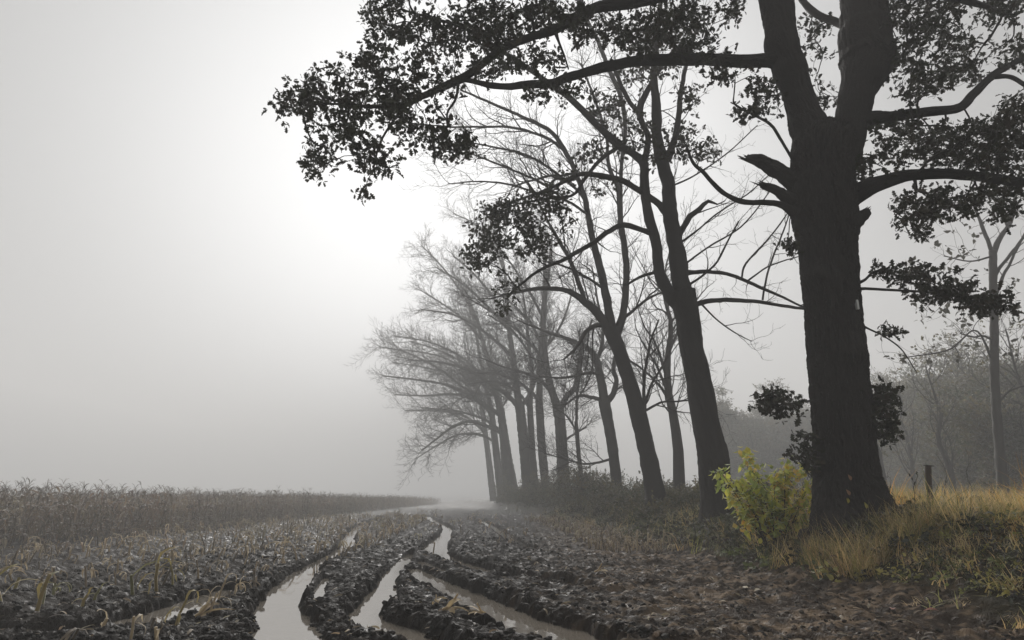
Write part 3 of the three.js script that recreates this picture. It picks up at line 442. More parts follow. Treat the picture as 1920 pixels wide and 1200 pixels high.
// farther along the row: [seed, distance, trunk, limbs, label]
const FAR = [
  [41, 33, [[1160, 948, 23], [1157, 915, 21], [1150, 850, 20], [1142, 800, 20], [1134, 760, 22], [1132, 745, 22]], [[[1134, 755, 18], [1126, 710, 16], [1118, 675, 13], [1105, 655, 10], [1080, 642, 8], [1020, 620, 5], [970, 600, 3]], [[1136, 755, 13], [1150, 738, 11], [1156, 715, 9], [1150, 690, 7], [1160, 640, 5], [1175, 590, 3]], [[1118, 680, 8], [1128, 650, 7], [1130, 610, 5], [1120, 560, 4], [1110, 500, 3]], [[1130, 750, 8], [1110, 745, 7], [1085, 742, 5], [1060, 760, 3]], [[1122, 700, 7], [1100, 700, 6], [1060, 708, 5], [1010, 706, 3]], [[1150, 860, 5], [1100, 870, 4], [1065, 862, 3], [1020, 850, 2]]], 'thin bare tree with kinked forked stem, standing just left of the leaning grey tree'],
  [42, 49, [[1060, 940, 27], [1058, 910, 25], [1054, 850, 22], [1050, 790, 21], [1046, 760, 22]], [[[1048, 770, 17], [1034, 730, 14], [1025, 690, 12], [1020, 640, 11], [1018, 590, 10], [1022, 540, 8], [1020, 480, 6], [1010, 420, 4]], [[1048, 770, 13], [1062, 745, 11], [1078, 725, 9], [1085, 690, 8], [1092, 650, 6], [1110, 600, 4]], [[1034, 735, 8], [1010, 710, 7], [985, 700, 6], [950, 690, 4], [900, 670, 3]], [[1024, 680, 7], [1000, 650, 6], [970, 620, 5], [930, 590, 4], [880, 560, 3]], [[1020, 600, 6], [1000, 560, 5], [975, 520, 4], [940, 470, 3], [900, 430, 2]], [[1052, 830, 5], [1075, 815, 4], [1100, 800, 3]]], 'bare tree with straight trunk forking low, left of the thin kinked tree'],
  [43, 58, [[1026, 940, 18], [1022, 900, 17], [1016, 840, 16], [1012, 770, 15], [1010, 740, 14]], [[[1011, 750, 13], [1013, 690, 12], [1018, 620, 11], [1022, 560, 9], [1030, 500, 7], [1035, 440, 4]], [[1011, 750, 8], [990, 730, 7], [970, 715, 5], [930, 700, 4], [880, 700, 3]], [[1015, 660, 6], [1040, 630, 5], [1060, 590, 4], [1075, 540, 3]], [[1014, 640, 6], [990, 600, 5], [960, 570, 4], [920, 540, 3]]], 'very slim straight bare tree close behind the low-forking tree'],
  [44, 66, [[994, 944, 24], [990, 915, 22], [984, 850, 20], [978, 790, 19], [974, 760, 18]], [[[975, 770, 15], [968, 720, 13], [962, 670, 11], [955, 620, 9], [950, 560, 7], [945, 500, 5], [930, 440, 3]], [[974, 765, 10], [950, 740, 9], [920, 720, 8], [880, 695, 6], [830, 680, 4], [770, 675, 3]], [[976, 765, 8], [992, 740, 7], [1005, 710, 5], [1010, 660, 4]], [[962, 670, 7], [930, 640, 6], [890, 610, 5], [850, 590, 4], [790, 580, 2.5]], [[952, 590, 6], [920, 550, 5], [885, 510, 4], [850, 480, 3]], [[955, 620, 6], [915, 575, 5], [865, 530, 4], [815, 500, 2.5]], [[946, 510, 5], [925, 460, 4], [890, 420, 3], [850, 400, 2]]], 'foggy bare tree with sturdy trunk and limbs sweeping out over the track'],
  [45, 76, [[968, 946, 22], [962, 915, 20], [952, 860, 17], [943, 800, 16], [938, 765, 15]], [[[939, 775, 12], [928, 730, 11], [920, 690, 9], [905, 640, 7], [890, 590, 5], [870, 540, 3]], [[940, 780, 9], [910, 760, 8], [870, 735, 7], [830, 720, 5], [780, 712, 4], [720, 705, 2.5]], [[945, 815, 7], [915, 800, 7], [880, 790, 6], [850, 800, 5], [820, 822, 4], [790, 845, 3]], [[928, 730, 6], [890, 690, 5], [850, 660, 4], [800, 640, 3], [740, 630, 2]], [[905, 640, 5], [870, 600, 4], [830, 570, 3], [790, 545, 2]], [[890, 590, 4], [860, 540, 3.5], [820, 490, 3], [790, 460, 2]], [[930, 740, 6], [885, 735, 5], [820, 690, 4], [760, 660, 3], [710, 650, 2]]], 'foggy bare tree with lowest limbs drooping far out left over the track'],
  [46, 90, [[942, 946, 16], [938, 915, 15], [932, 860, 14], [925, 800, 12], [920, 760, 11]], [[[921, 770, 10], [910, 720, 8], [900, 670, 6], [890, 610, 4], [880, 560, 3]], [[922, 775, 7], [890, 750, 6], [850, 740, 5], [800, 742, 4], [740, 740, 2.5]], [[912, 730, 6], [880, 690, 5], [830, 660, 3.5], [770, 640, 2.5]], [[930, 830, 5], [900, 815, 4.5], [860, 815, 4], [820, 835, 3], [780, 860, 2]]], 'faint bare tree dissolving in fog, second last of the row'],
  [47, 106, [[926, 944, 14], [922, 910, 13], [915, 850, 11], [908, 800, 10]], [[[909, 805, 9], [900, 750, 7], [885, 700, 5], [870, 640, 3]], [[910, 810, 6], [870, 780, 5], [820, 770, 4], [760, 770, 3]], [[900, 750, 5], [860, 710, 4], [800, 690, 3], [740, 680, 2]]], 'faintest bare tree at the far left end of the row'],
  [48, 62, [[1006, 944, 15], [1003, 905, 14], [998, 850, 13], [995, 790, 12], [993, 750, 11]], [[[994, 760, 10], [998, 700, 8], [990, 640, 6], [985, 580, 4], [975, 520, 3]], [[994, 765, 7], [970, 735, 5], [930, 715, 4], [880, 720, 3]], [[997, 700, 5], [1020, 660, 4], [1040, 610, 3]], [[992, 660, 5], [960, 620, 4], [915, 590, 3]]], 'thin bare tree squeezed between two sturdier trunks of the foggy row'],
  [49, 84, [[952, 944, 13], [949, 910, 12], [944, 850, 11], [940, 800, 10]], [[[941, 805, 9], [935, 750, 7], [925, 690, 5], [915, 630, 3]], [[942, 810, 6], [905, 785, 5], [850, 770, 4], [790, 765, 2.5]], [[934, 745, 5], [890, 705, 4], [830, 670, 3], [760, 655, 2]], [[938, 770, 4], [960, 730, 3], [975, 680, 2]]], 'faint thin bare tree behind the tree with drooping limbs'],
  [50, 37, [[1092, 948, 9], [1090, 900, 9], [1084, 840, 8], [1080, 790, 7]], [[[1081, 800, 6], [1082, 740, 5], [1090, 680, 4], [1086, 620, 3]], [[1082, 810, 4], [1062, 780, 3], [1040, 765, 2]], [[1082, 750, 4], [1105, 710, 3], [1115, 670, 2]]], 'sapling-thin bare tree between the kinked tree and the low-forking tree'],
];
for (const [seed, z, trunk, limbs, label] of FAR) rowTree({ seed, z, trunk, limbs, label, sides: 20, mat: M.farBark, group: 'bare trees along the field edge', branch: { per: [125 / z, 175 / z, 220 / z], from: [0.1, 0.1, 0.1], len: [0.072 * z, 0.034 * z, 0.016 * z], min: 0.00018 * z, up: 0.04, pull: [-0.16, 0.03, 0.02] }, trunkShoots: [0.5, { per: [40 / z, 100 / z], len: [0.03 * z, 0.014 * z] }] });
// ---------------------------------------------------------------- background wood on the right
R = rng(90);
rowTree({ seed: 51, z: 20, name: 'slender_tree', sides: 24, mat: M.farBark, label: 'slender grey tree with big hanging leaves behind the fence post, right edge',
  trunk: [[1882, 930, 20], [1876, 860, 17], [1868, 760, 15], [1864, 680, 15], [1864, 600, 14], [1862, 520, 13], [1862, 470, 13]],
  limbs: [[[1862, 480, 11], [1875, 445, 9], [1890, 425, 8], [1900, 395, 7], [1905, 360, 5], [1912, 320, 4]], [[1862, 475, 8], [1852, 452, 7], [1840, 420, 6], [1828, 390, 4], [1810, 360, 3]], [[1864, 520, 8], [1876, 500, 6], [1900, 470, 6], [1925, 440, 5], [1970, 420, 3]], [[1866, 560, 7], [1880, 520, 6], [1895, 490, 5], [1915, 450, 4], [1940, 400, 3]], [[1890, 425, 6], [1880, 400, 5], [1870, 375, 3]], [[1864, 640, 5], [1845, 630, 4], [1820, 632, 3], [1800, 625, 2]], [[1866, 690, 5], [1830, 620, 3], [1780, 655, 3], [1700, 670, 2]], [[1868, 760, 5], [1890, 735, 4], [1930, 720, 3]], [[1862, 480, 4], [1820, 490, 3], [1770, 480, 2]], [[1863, 550, 4], [1820, 565, 3], [1760, 560, 2]]],
  branch: { per: [1.4, 2.4], from: [0.2, 0.15], len: [1.4, 0.6], min: 0.004, up: 0.03 }, leafPer: 900, leafN: 3, leafSize: 0.2, leafSpread: 0.3, leafGeo: OVATE_LEAF, leafCols: [[0.1, 0.08, 0.05], [0.08, 0.075, 0.05]],
  leaves: [[1800, 420, 90, 60, 0, 1.5], [1730, 520, 60, 60, 0, 1.5], [1830, 520, 70, 60], [1760, 610, 90, 60], [1840, 650, 60, 50], [1700, 650, 60, 50], [1890, 580, 40, 80]] });
{ // young bare trees and shrubs in the fog behind the bank, each with stem and crown
  const spots = [[1275, 24, 27, 1.2], [1420, 9, 60, 0.85], [1500, 9, 64, 1.15], [1660, 14, 30, 0.75], [1720, 10, 34, 0.85], [1790, 14, 27, 0.8], [1960, 14, 25, 0.95], [1850, 12, 34, 1], [1580, 8, 66, 1.4], [1350, 8, 72, 1.3]];
  const words = ['tall straight trunk half hidden behind the twin-stemmed oak', 'low bushy tree in fog above the yellow bush', 'low bushy tree in fog just left of the great oak', 'bushy young tree in fog just right of the great oak', 'taller bushy tree in fog, second right of the great oak', 'bushy tree in fog left of the slender grey tree', 'dark bushy tree at the right edge of the wood', 'tall foggy tree behind the slender grey tree', 'bushy tree directly behind the great oak', 'faint bushy tree between the twin-stemmed oak and the yellow bush'];
  spots.forEach(([px, w, z, hk], i) => {
    R = rng(300 + i);
    const g = at(px, 940, z), y0 = groundAt(g.x, -z), b = V(g.x, y0, -z), H = i ? 8.5 * hk : 13, t = thing(i ? 'shrubby_tree' : 'bare_tree', words[i], 'tree', b, 'trees in the fog behind the bank');
    const stem = { pts: [], rad: [] }; for (let k = 0; k <= 14; k++) { stem.pts.push(V(0.25 * noise(i, k * 0.3, 1) * k * 0.2, -0.2 + H * 0.9 * k / 14, 0.3 * noise(i, k * 0.3, 6) * k * 0.2)); stem.rad.push(lerp((w / 2 / F) * z, 0.02, k / 14)); }
    part('trunk', new Geo().tube(stem.pts, stem.rad, 10).build(), M.farBark, t);
    const tw = sprout(stem, { per: [i ? 3.2 : 2, 2.4, 2.4], from: [i ? 0.12 : 0.3, 0.1, 0.1], len: [H * 0.42, H * 0.17, 0.6], min: 0.008, up: 0.12 });
    part('crown', twigGeo(tw), M.farBark, t, 'stuff');
    if (i) { const pts = []; for (const b2 of tw) if (b2.level > 0 && R() < 0.5) pts.push(b2.pts[b2.pts.length - 1]); const L = leaves(pts, 2, 0.13, 0.3, [[0.12, 0.11, 0.05], [0.14, 0.12, 0.06], [0.09, 0.09, 0.05]]); copies('foliage', OVATE_LEAF, M.leaf, L.mats, L.cols, t); }
  });
}
{ // dense thicket closing the view on the right: a mass of twigs and dying leaves
  R = rng(77);
  const sprig = new Geo(), m = [], c = [];
  for (let k = 0; k < 9; k++) { const d = rdir(); d.y = Math.abs(d.y); const e = d.clone().multiplyScalar(rr(0.3, 0.6)); sprig.tube([V(0, 0, 0), e.clone().multiplyScalar(0.5).addScaledVector(rdir(), 0.04), e], [0.008, 0.006, 0.003], 3, { cap: false }); for (let j = 0; j < 4; j++) { const p = e.clone().multiplyScalar(rr(0.4, 1)), q = p.clone().addScaledVector(rdir(), 0.09), s = rdir(); sprig.ribbon([p, p.clone().lerp(q, 0.5), q], [0.008, 0.035, 0.004], s, 0.2); } }
  const g = sprig.build();
  for (let k = 0; k < 19000; k++) {
    const q = rr(0.33, 1.05), near = 25 + 36 * ss(0.78, 0.46, q), D = near + 22 * Math.pow(R(), 1.2), x = q * D, top = (3.4 + 3.2 * ss(near, near + 16, D)) * (1.3 + 0.4 * ss(0.78, 0.5, q)) * (1 + 0.9 * fbm(x * 0.22, D * 0.22, 3, 3)), y = height(x, D, false) + top * Math.pow(R(), 0.9);
    if (noise(x * 0.6, y * 0.8, D * 0.6) < -0.25) continue;
    m.push(place(V(x, y, -D), rr(-0.5, 0.5), rr(0, 6.3), rr(-0.5, 0.5), rr(0.9, 1.9) * (1 + 0.5 * ss(0.78, 0.46, q)))); c.push(vary(pick([[0.1, 0.09, 0.05], [0.075, 0.07, 0.045], [0.12, 0.1, 0.05], [0.07, 0.08, 0.04]]), 0.35));
  }
  tag(copies('thicket', g, M.straw, m, c, scene), 'foggy thicket of brush behind the bank on the right', 'thicket', null, 'stuff');
  const m2 = [], c2 = [];
  for (let k = 0; k < 2600; k++) { const D = 19 + 62 * Math.pow(R(), 1.3), o = rr(1.2, 6), x = footAt(D) + o, top = (0.5 + 1.9 * ss(24, 44, D)) * Math.max(0.15, 0.6 + 1.5 * fbm(x * 0.5, D * 0.3, 12, 2)); m2.push(place(V(x, height(x, D, false) + top * R(), -D), rr(-0.5, 0.5), rr(0, 6.3), rr(-0.5, 0.5), rr(0.6, 1.4))); c2.push(vary(pick([[0.1, 0.09, 0.05], [0.075, 0.08, 0.045], [0.14, 0.12, 0.06]]), 0.35)); }
  tag(copies('undergrowth', g, M.straw, m2, c2, scene), 'low brambles and brush round the feet of the tree row', 'undergrowth', null, 'stuff');
}
// ---------------------------------------------------------------- standing maize, stubble
function maizeLeaf(g, p, az, L, w, droop, rise = 0.8) {
  const d = V(Math.cos(az), 0, Math.sin(az)), pts = [], wd = [], n = 6;
  let q = p.clone(), e = rise; for (let i = 0; i <= n; i++) { pts.push(q.clone()); wd.push(w * Math.sin(Math.PI * (0.12 + 0.88 * i / n)) + 0.002); q.addScaledVector(d, Math.cos(e) * L / n).add(V(rr(-0.01, 0.01), Math.sin(e) * L / n, rr(-0.01, 0.01))); e -= droop / n * rr(0.7, 1.5); }
  g.ribbon(pts, wd, V(-d.z, rr(-0.4, 0.4), d.x), rr(0.1, 0.5));
}
{
  R = rng(12);
  const kinds = [0, 1, 2, 3].map(() => {
    const g = new Geo(), H = rr(1.25, 1.5), pts = [], rad = []; for (let i = 0; i <= 6; i++) { pts.push(V(0.05 * noise(i, H, 2) * i, H * i / 6, 0.05 * noise(i, 3, H) * i)); rad.push(lerp(0.013, 0.004, i / 6)); }
    g.tube(pts, rad, 4); for (let k = 0; k < 7; k++) maizeLeaf(g, pts[Math.min(5, 1 + Math.floor(k * 0.75))], rr(0, 6.3), rr(0.4, 0.7), 0.028, rr(2.2, 4), 1);
    for (let k = 0; k < 4; k++) { const a = rr(0, 6.3); g.tube([pts[6], pts[6].clone().add(V(Math.cos(a) * 0.05, 0.09, Math.sin(a) * 0.05)), pts[6].clone().add(V(Math.cos(a) * 0.12, 0.13, Math.sin(a) * 0.12))], [0.004, 0.004, 0.003], 3); }
    return g.build();
  });
  const m = [[], [], [], []], c = [[], [], [], []];
  for (let row = 0; row < 60; row++) for (let D = 11; D < 140; D += 0.2 + row * 0.012 + (D > 50 ? (D - 50) * 0.012 : 0)) {
    const x = -11.4 - row * 0.72 - 0.03 * D + rr(-0.08, 0.08), d = D + rr(-0.08, 0.08); if (d < -x * 1.05 - 2 || R() < 0.07) continue;
    const k = Math.floor(R() * 4); m[k].push(place(V(x, height(x, d, false) - 0.05, -d), rr(-0.12, 0.12), rr(0, 6.3), rr(-0.12, 0.12), rr(0.85, 1.12) * (1 + 0.14 * fbm(x * 0.35, d * 0.35, 8, 2)) + (R() < 0.06 ? 0.15 : 0))); c[k].push(vary(pick([[0.2, 0.155, 0.115], [0.15, 0.12, 0.09], [0.24, 0.19, 0.135], [0.12, 0.1, 0.08]]), 0.3));
  }
  for (let k = 0; k < 4; k++) tag(copies('maize_field', kinds[k], M.straw, m[k], c[k], scene), 'standing dead brown maize crop along the left of the field', 'crop', 'standing maize', 'stuff');
  console.log('maize', m.map((e) => e.length));
  // stubble left by the harvester: short cut stalks with limp leaves
  const stub = (leafy) => { const g = new Geo(), H = rr(0.07, 0.22), top = V(rr(-0.05, 0.05), H, rr(-0.05, 0.05)); g.tube([V(0, -0.06, 0), top.clone().multiplyScalar(0.5).add(V(rr(-0.01, 0.01), 0, 0)), top], [0.014, 0.012, 0.011], 6); const l = new Geo(); for (let k = 0; k < leafy; k++) maizeLeaf(l, top.clone().multiplyScalar(rr(0.4, 1)), rr(0, 6.3), rr(0.1, 0.3), rr(0.006, 0.013), rr(1, 3.6), rr(0.2, 1.4)); return [g.build(), leafy ? l.build() : null]; };
  const protos = [0, 1, 2, 3, 2, 3, 4, 1].map(stub);
  const tones = [[0.34, 0.27, 0.175], [0.24, 0.19, 0.125], [0.15, 0.12, 0.085], [0.44, 0.36, 0.24]], green = [[0.24, 0.2, 0.06], [0.28, 0.22, 0.08], [0.18, 0.17, 0.06]];
  const tm = tones.map((t) => { const q = M.straw.clone(); q.color = col(...t); return q; }), gm = green.map((t) => { const q = M.straw.clone(); q.color = col(...t); return q; });
  const spots = [];
  for (let row = 0; row < 14; row++) for (let D = 5.6; D < 42; D += 0.17) { const x = -3.1 - row * 0.62 - 0.05 * (D - 6) + rr(-0.12, 0.12), d = D + rr(-0.1, 0.1), p = row < 1 ? 0.62 : 0.5; if (Math.abs(x) > d * 0.95 + 0.6 || R() > p || x < -12.2 - 0.02 * d || height(x, d, false) < WATER + 0.015) continue; spots.push([x, d, x < -4.2 && d < 8.6 || (d < 9 && R() < 0.1)]); }
  for (let k = 0; k < 420; k++) { const D = 14 + 22 * Math.pow(R(), 1.3), x = footAt(D) + 0.5 - 1.9 * Math.pow(R(), 1.2); spots.push([x, D, false]); }
  for (let k = 0; k < 120; k++) { const D = rr(11, 20), x = rr(-2.6, 0.6); if (height(x, D, false) > 0.05) spots.push([x, D, false]); }
  for (let k = 0; k < 700; k++) { const D = rr(18, 60), x = rr(-9, 3); if (height(x, D, false) > 0.01 && fbm(x, D, 3, 2) > -0.1) spots.push([x, D, false]); }
  for (let k = 0; k < 40; k++) { const D = rr(13, 19), x = rr(-0.8, 0.2) ; if (height(x, D, false) > 0.02) spots.push([x, D, false]); }
  spots.sort((a, b) => Math.hypot(...a.slice(0, 2)) - Math.hypot(...b.slice(0, 2)));
  const rest = protos.map(() => [[], []]);
  spots.forEach(([x, d, fresh], i) => {
    const k = Math.floor(R() * protos.length), p = V(x, height(x, d), -d), s = rr(0.75, 1.3) * (d > 12 ? 1.15 : 1), ry = rr(0, 6.3), tx = rr(-0.35, 0.35), tz = rr(-0.35, 0.35);
    if (i < 290) {
      const zone = x < -2.9 ? (d < 7.5 ? 'in the nearest stubble rows, lower left' : d < 10 ? 'in the middle rows left of the ruts' : 'in the far rows left of the ruts') : x < 1 ? 'on the mud ridge between the ruts' : 'on the mud strip under the bank';
      const look = fresh ? 'maize stub with limp yellow-green leaves' : !protos[k][1] ? 'bare cut maize stalk without leaves' : k > 2 && k < 7 ? 'dry maize stub with many torn leaves' : 'dry maize stub with a few torn leaves';
      const t = thing('maize_stubble', look + ' ' + zone, 'stubble', p, look.split(' with')[0] + 's ' + zone.split(',')[0]), mm = fresh ? pick(gm) : pick(tm);
      t.rotation.set(tx, ry, tz); t.scale.setScalar(fresh ? s * 1.35 : s); part('stalk', protos[k][0], mm, t); if (protos[k][1]) part('leaf', protos[k][1], mm, t);
    } else { rest[k][0].push(place(p, tx, ry, tz, s)); rest[k][1].push(vary(pick(tones), 0.25)); }
  });
  const both = protos.map(([a, b]) => (b ? mergeGeometries([a, b]) : a));
  both.forEach((g, k) => rest[k][0].length && tag(copies('stubble_field', g, M.straw, rest[k][0], rest[k][1], scene), 'rows of short dry maize stubble receding into the fog', 'stubble', 'distant stubble', 'stuff'));
  console.log('stubble', spots.length);
  // chaff: scraps of stalk and leaf trodden into the mud
  const scrap = new Geo(); maizeLeaf(scrap, V(-0.06, 0, 0), 0, 0.14, 0.012, 0.8, 0.3); const sg = scrap.build(), m2 = [], c2 = [];
  for (let k = 0; k < 1500; k++) { const d = 5.6 + 16 * Math.pow(R(), 1.6), x = rr(-6, 5); const h = height(x, d); if (h < WATER + 0.02) continue; m2.push(place(V(x, h + 0.008, -d), rr(-0.4, 0.4), rr(0, 6.3), rr(-0.4, 0.4), rr(0.4, 1.1))); c2.push(vary(pick([[0.2, 0.155, 0.1], [0.12, 0.095, 0.065], [0.3, 0.24, 0.15], [0.07, 0.055, 0.04]]), 0.3)); }
  tag(copies('chaff', sg, M.straw, m2, c2, scene), 'scraps of straw and leaf scattered over the mud', 'chaff', null, 'stuff');
}
// ---------------------------------------------------------------- clods thrown up beside the ruts
{
  R = rng(5);
  const shapes = [0, 1, 2].map((s) => { const g = new THREE.IcosahedronGeometry(1, 3), p = g.attributes.position; for (let i = 0; i < p.count; i++) { const v = V(p.getX(i), p.getY(i), p.getZ(i)), f = 1 + 0.55 * fbm(v.x * 1.3 + s * 9, v.y * 1.3, v.z * 1.3, 4); p.setXYZ(i, v.x * f, v.y * f * 0.7, v.z * f); } g.computeVertexNormals(); return g; });
  const mat = new THREE.MeshPhysicalMaterial({ color: col(1, 1, 1), roughness: 0.8, specularIntensity: 0.5 }), m = [[], [], []], c = [[], [], []];
  for (let k = 0; k < 22000; k++) {
    const d = 5.5 + 14 * Math.pow(R(), 1.7), x = rr(-7, 4.6), h = height(x, d), n = fbm(x * 0.9, d * 0.9, 9, 3), mud = x < 0 ? 1 : mudMask(x, d);
    if (h < WATER - 0.02 || mud < 0.4 || fbm(x * 1.7, d * 1.7, 21, 2) < -0.12) continue;
    const right = ss(-0.6, 2.6, x - 0.4 * n - 0.02 * d), s = Math.floor(R() * 3), z = 0.006 + 0.034 * Math.pow(R(), 3.4) * (1 - 0.4 * right);
    m[s].push(place(V(x, h + z * 0.15, -d), rr(-0.6, 0.6), rr(0, 6.3), rr(-0.6, 0.6), z)); c[s].push(vary(right > 0.5 ? pick([[0.05, 0.038, 0.029], [0.028, 0.023, 0.019], [0.12, 0.09, 0.065]]) : pick([[0.012, 0.01, 0.0085], [0.02, 0.017, 0.014]]), 0.3));
  }
  for (let s = 0; s < 3; s++) tag(copies('mud_clods', shapes[s], mat, m[s], c[s], scene), 'crumbled wet clods of mud between the ruts', 'mud', 'mud clods', 'stuff');
}
// ---------------------------------------------------------------- the bank: grasses, weeds, fallen leaves
function tuft(n, H, w, lean, spread) {
  const g = new Geo();
  for (let i = 0; i < n; i++) { const a = rr(0, 6.3), d = V(Math.cos(a), 0, Math.sin(a)), L = H * rr(0.5, 1.15), pts = [], wd = []; let q = V(rr(-1, 1) * spread, -0.03, rr(-1, 1) * spread), e = Math.PI / 2 - rr(0, lean); for (let k = 0; k <= 4; k++) { pts.push(q.clone()); wd.push(w * (1 - k / 4.3)); q.addScaledVector(d, Math.cos(e) * L / 4).add(V(0, Math.sin(e) * L / 4, 0)); e -= rr(0.05, lean * 0.75); } g.ribbon(pts, wd, V(-d.z, 0, d.x), 0.1); }
  return g.build();
}
{
  R = rng(64);
  const tall = [0, 1, 2].map(() => tuft(15, 0.56, 0.006, 0.55, 0.09)), short = [0, 1, 2].map(() => tuft(14, 0.2, 0.006, 0.9, 0.1));
  const weed = [0, 1].map(() => { const g = new Geo(); for (let i = 0; i < 22; i++) { const a = rr(0, 6.3), r = 0.14 * Math.sqrt(R()), p = V(Math.cos(a) * r, rr(0.02, 0.13), Math.sin(a) * r), q = p.clone().add(V(rr(-0.06, 0.06), rr(-0.02, 0.04), rr(-0.06, 0.06))); g.ribbon([p, p.clone().lerp(q, 0.5), q], [0.006, 0.022, 0.002], rdir(), 0.25); } return g.build(); });
  const sets = { tall: [tall, 'tall_grass', 'tall dry straw-coloured grass on the bank'], short: [short, 'short_grass', 'short green grass and herbs on the bank'], weed: [weed, 'ground_cover', 'dark leafy ground cover at the foot of the bank'] };
  const dry = [[0.74, 0.56, 0.27], [0.62, 0.45, 0.2], [0.78, 0.62, 0.34], [0.3, 0.22, 0.11], [0.4, 0.36, 0.12]], rust = [[0.72, 0.42, 0.11], [0.6, 0.34, 0.08], [0.74, 0.52, 0.18], [0.36, 0.32, 0.08]], grn = [[0.12, 0.14, 0.04], [0.2, 0.21, 0.06], [0.32, 0.29, 0.08]], drk = [[0.03, 0.035, 0.018], [0.045, 0.045, 0.02], [0.04, 0.03, 0.02], [0.06, 0.07, 0.025]], pale = [[0.2, 0.2, 0.12], [0.26, 0.24, 0.15], [0.16, 0.17, 0.1]];
  const acc = {}; const put = (kind, x, d, c, s) => { const k = Math.floor(R() * sets[kind][0].length), a = acc[kind + k] ??= { kind, k, m: [], c: [] }; a.m.push(place(V(x, height(x, d), -d), rr(-0.4, 0.4), rr(0, 6.3), rr(-0.4, 0.4), s)); a.c.push(vary(pick(c), 0.35)); };
  for (let i = 0; i < 12000; i++) {
    const d = 5.4 + 34 * Math.pow(R(), 1.5), e = rr(-0.3, 9 + d * 0.3), x = footAt(d) + 0.6 + e * (R() < 0.5 ? 0.4 : 1), o = x - footAt(d) - 0.6; if (x > d * 0.95 + 1.5 || (Math.abs(x / d - 0.69) < 0.05 && d > 9.6 && d < 12.2 && R() < 0.75)) continue;
    const n = fbm(x * 0.8, d * 0.8, 31, 2), far = d > 12;
    if (o < 0.35 && R() < 0.55) continue;
    const wild = noise(x * 1.4, d * 1.4, 55), lie = (k) => rr(0.6, 1.15) * k;
    if (!far) {
      const hit = Math.hypot(x - 5.6, d - 10.1) < 0.75; if (hit) continue;
      if (d < 8.2) {
        if (o > 0.1) put(R() < 0.5 ? 'weed' : 'short', x, d, R() < 0.6 ? drk : grn, rr(0.5, 1));
        if (wild > -0.1 && R() < 0.35 && o > 0.3) put('tall', x, d, x > 5.4 ? rust : dry, lie(0.6)); else if (R() < 0.25) put('short', x, d, dry, rr(0.7, 1.4));
      } else if (wild > -0.05 && o > 0) { if (R() < 0.75) put('tall', x, d, x > 6.4 ? (R() < 0.6 ? rust : dry) : R() < 0.8 ? dry : grn, lie(R() < 0.08 ? 1.75 : R() < 0.3 ? 1.25 : 0.85)); if (R() < 0.4) put('short', x, d, grn, rr(0.8, 1.6)); if (R() < 0.3) put('weed', x, d, drk, rr(0.9, 1.7)); }
      else { put(R() < 0.55 ? 'weed' : 'short', x, d, R() < 0.6 ? drk : grn, rr(0.8, 1.7)); if (R() < 0.15) put('tall', x, d, dry, lie(0.9)); }
    } else { if (R() < 0.55 && n > -0.1) put('tall', x, d, x > 7 ? (R() < 0.5 ? rust : R() < 0.5 ? grn : dry) : (R() < 0.5 ? pale : dry), lie(x > 7 ? 1.15 : 0.85)); else put('short', x, d, x > 8 ? grn : pale, rr(0.9, 2)); if (R() < 0.35) put('weed', x, d, drk, rr(1, 2.2)); }
  }
  for (let i = 0; i < 700; i++) { const d = rr(8.3, 9.7), x = rr(4.2, 7.2); if (x - footAt(d) < 0.6 || noise(x * 1.8, d * 1.8, 70) < -0.1) continue; put('tall', x, d, R() < 0.85 ? dry : grn, rr(0.5, 0.95)); }
  for (let i = 0; i < 520; i++) { const a = rr(0, 6.3), r = rr(0.5, 0.95); const x = 5.62 + Math.cos(a) * r, d = 10 - Math.abs(Math.sin(a)) * r; put('weed', x, d, drk, rr(0.9, 2)); }
  for (const a of Object.values(acc)) tag(copies(sets[a.kind][1], sets[a.kind][0][a.k], M.straw, a.m, a.c, scene), sets[a.kind][2], 'grass', sets[a.kind][1].replace('_', ' '), 'stuff');
  console.log(Object.values(acc).map((a) => a.kind + a.m.length).join());
}
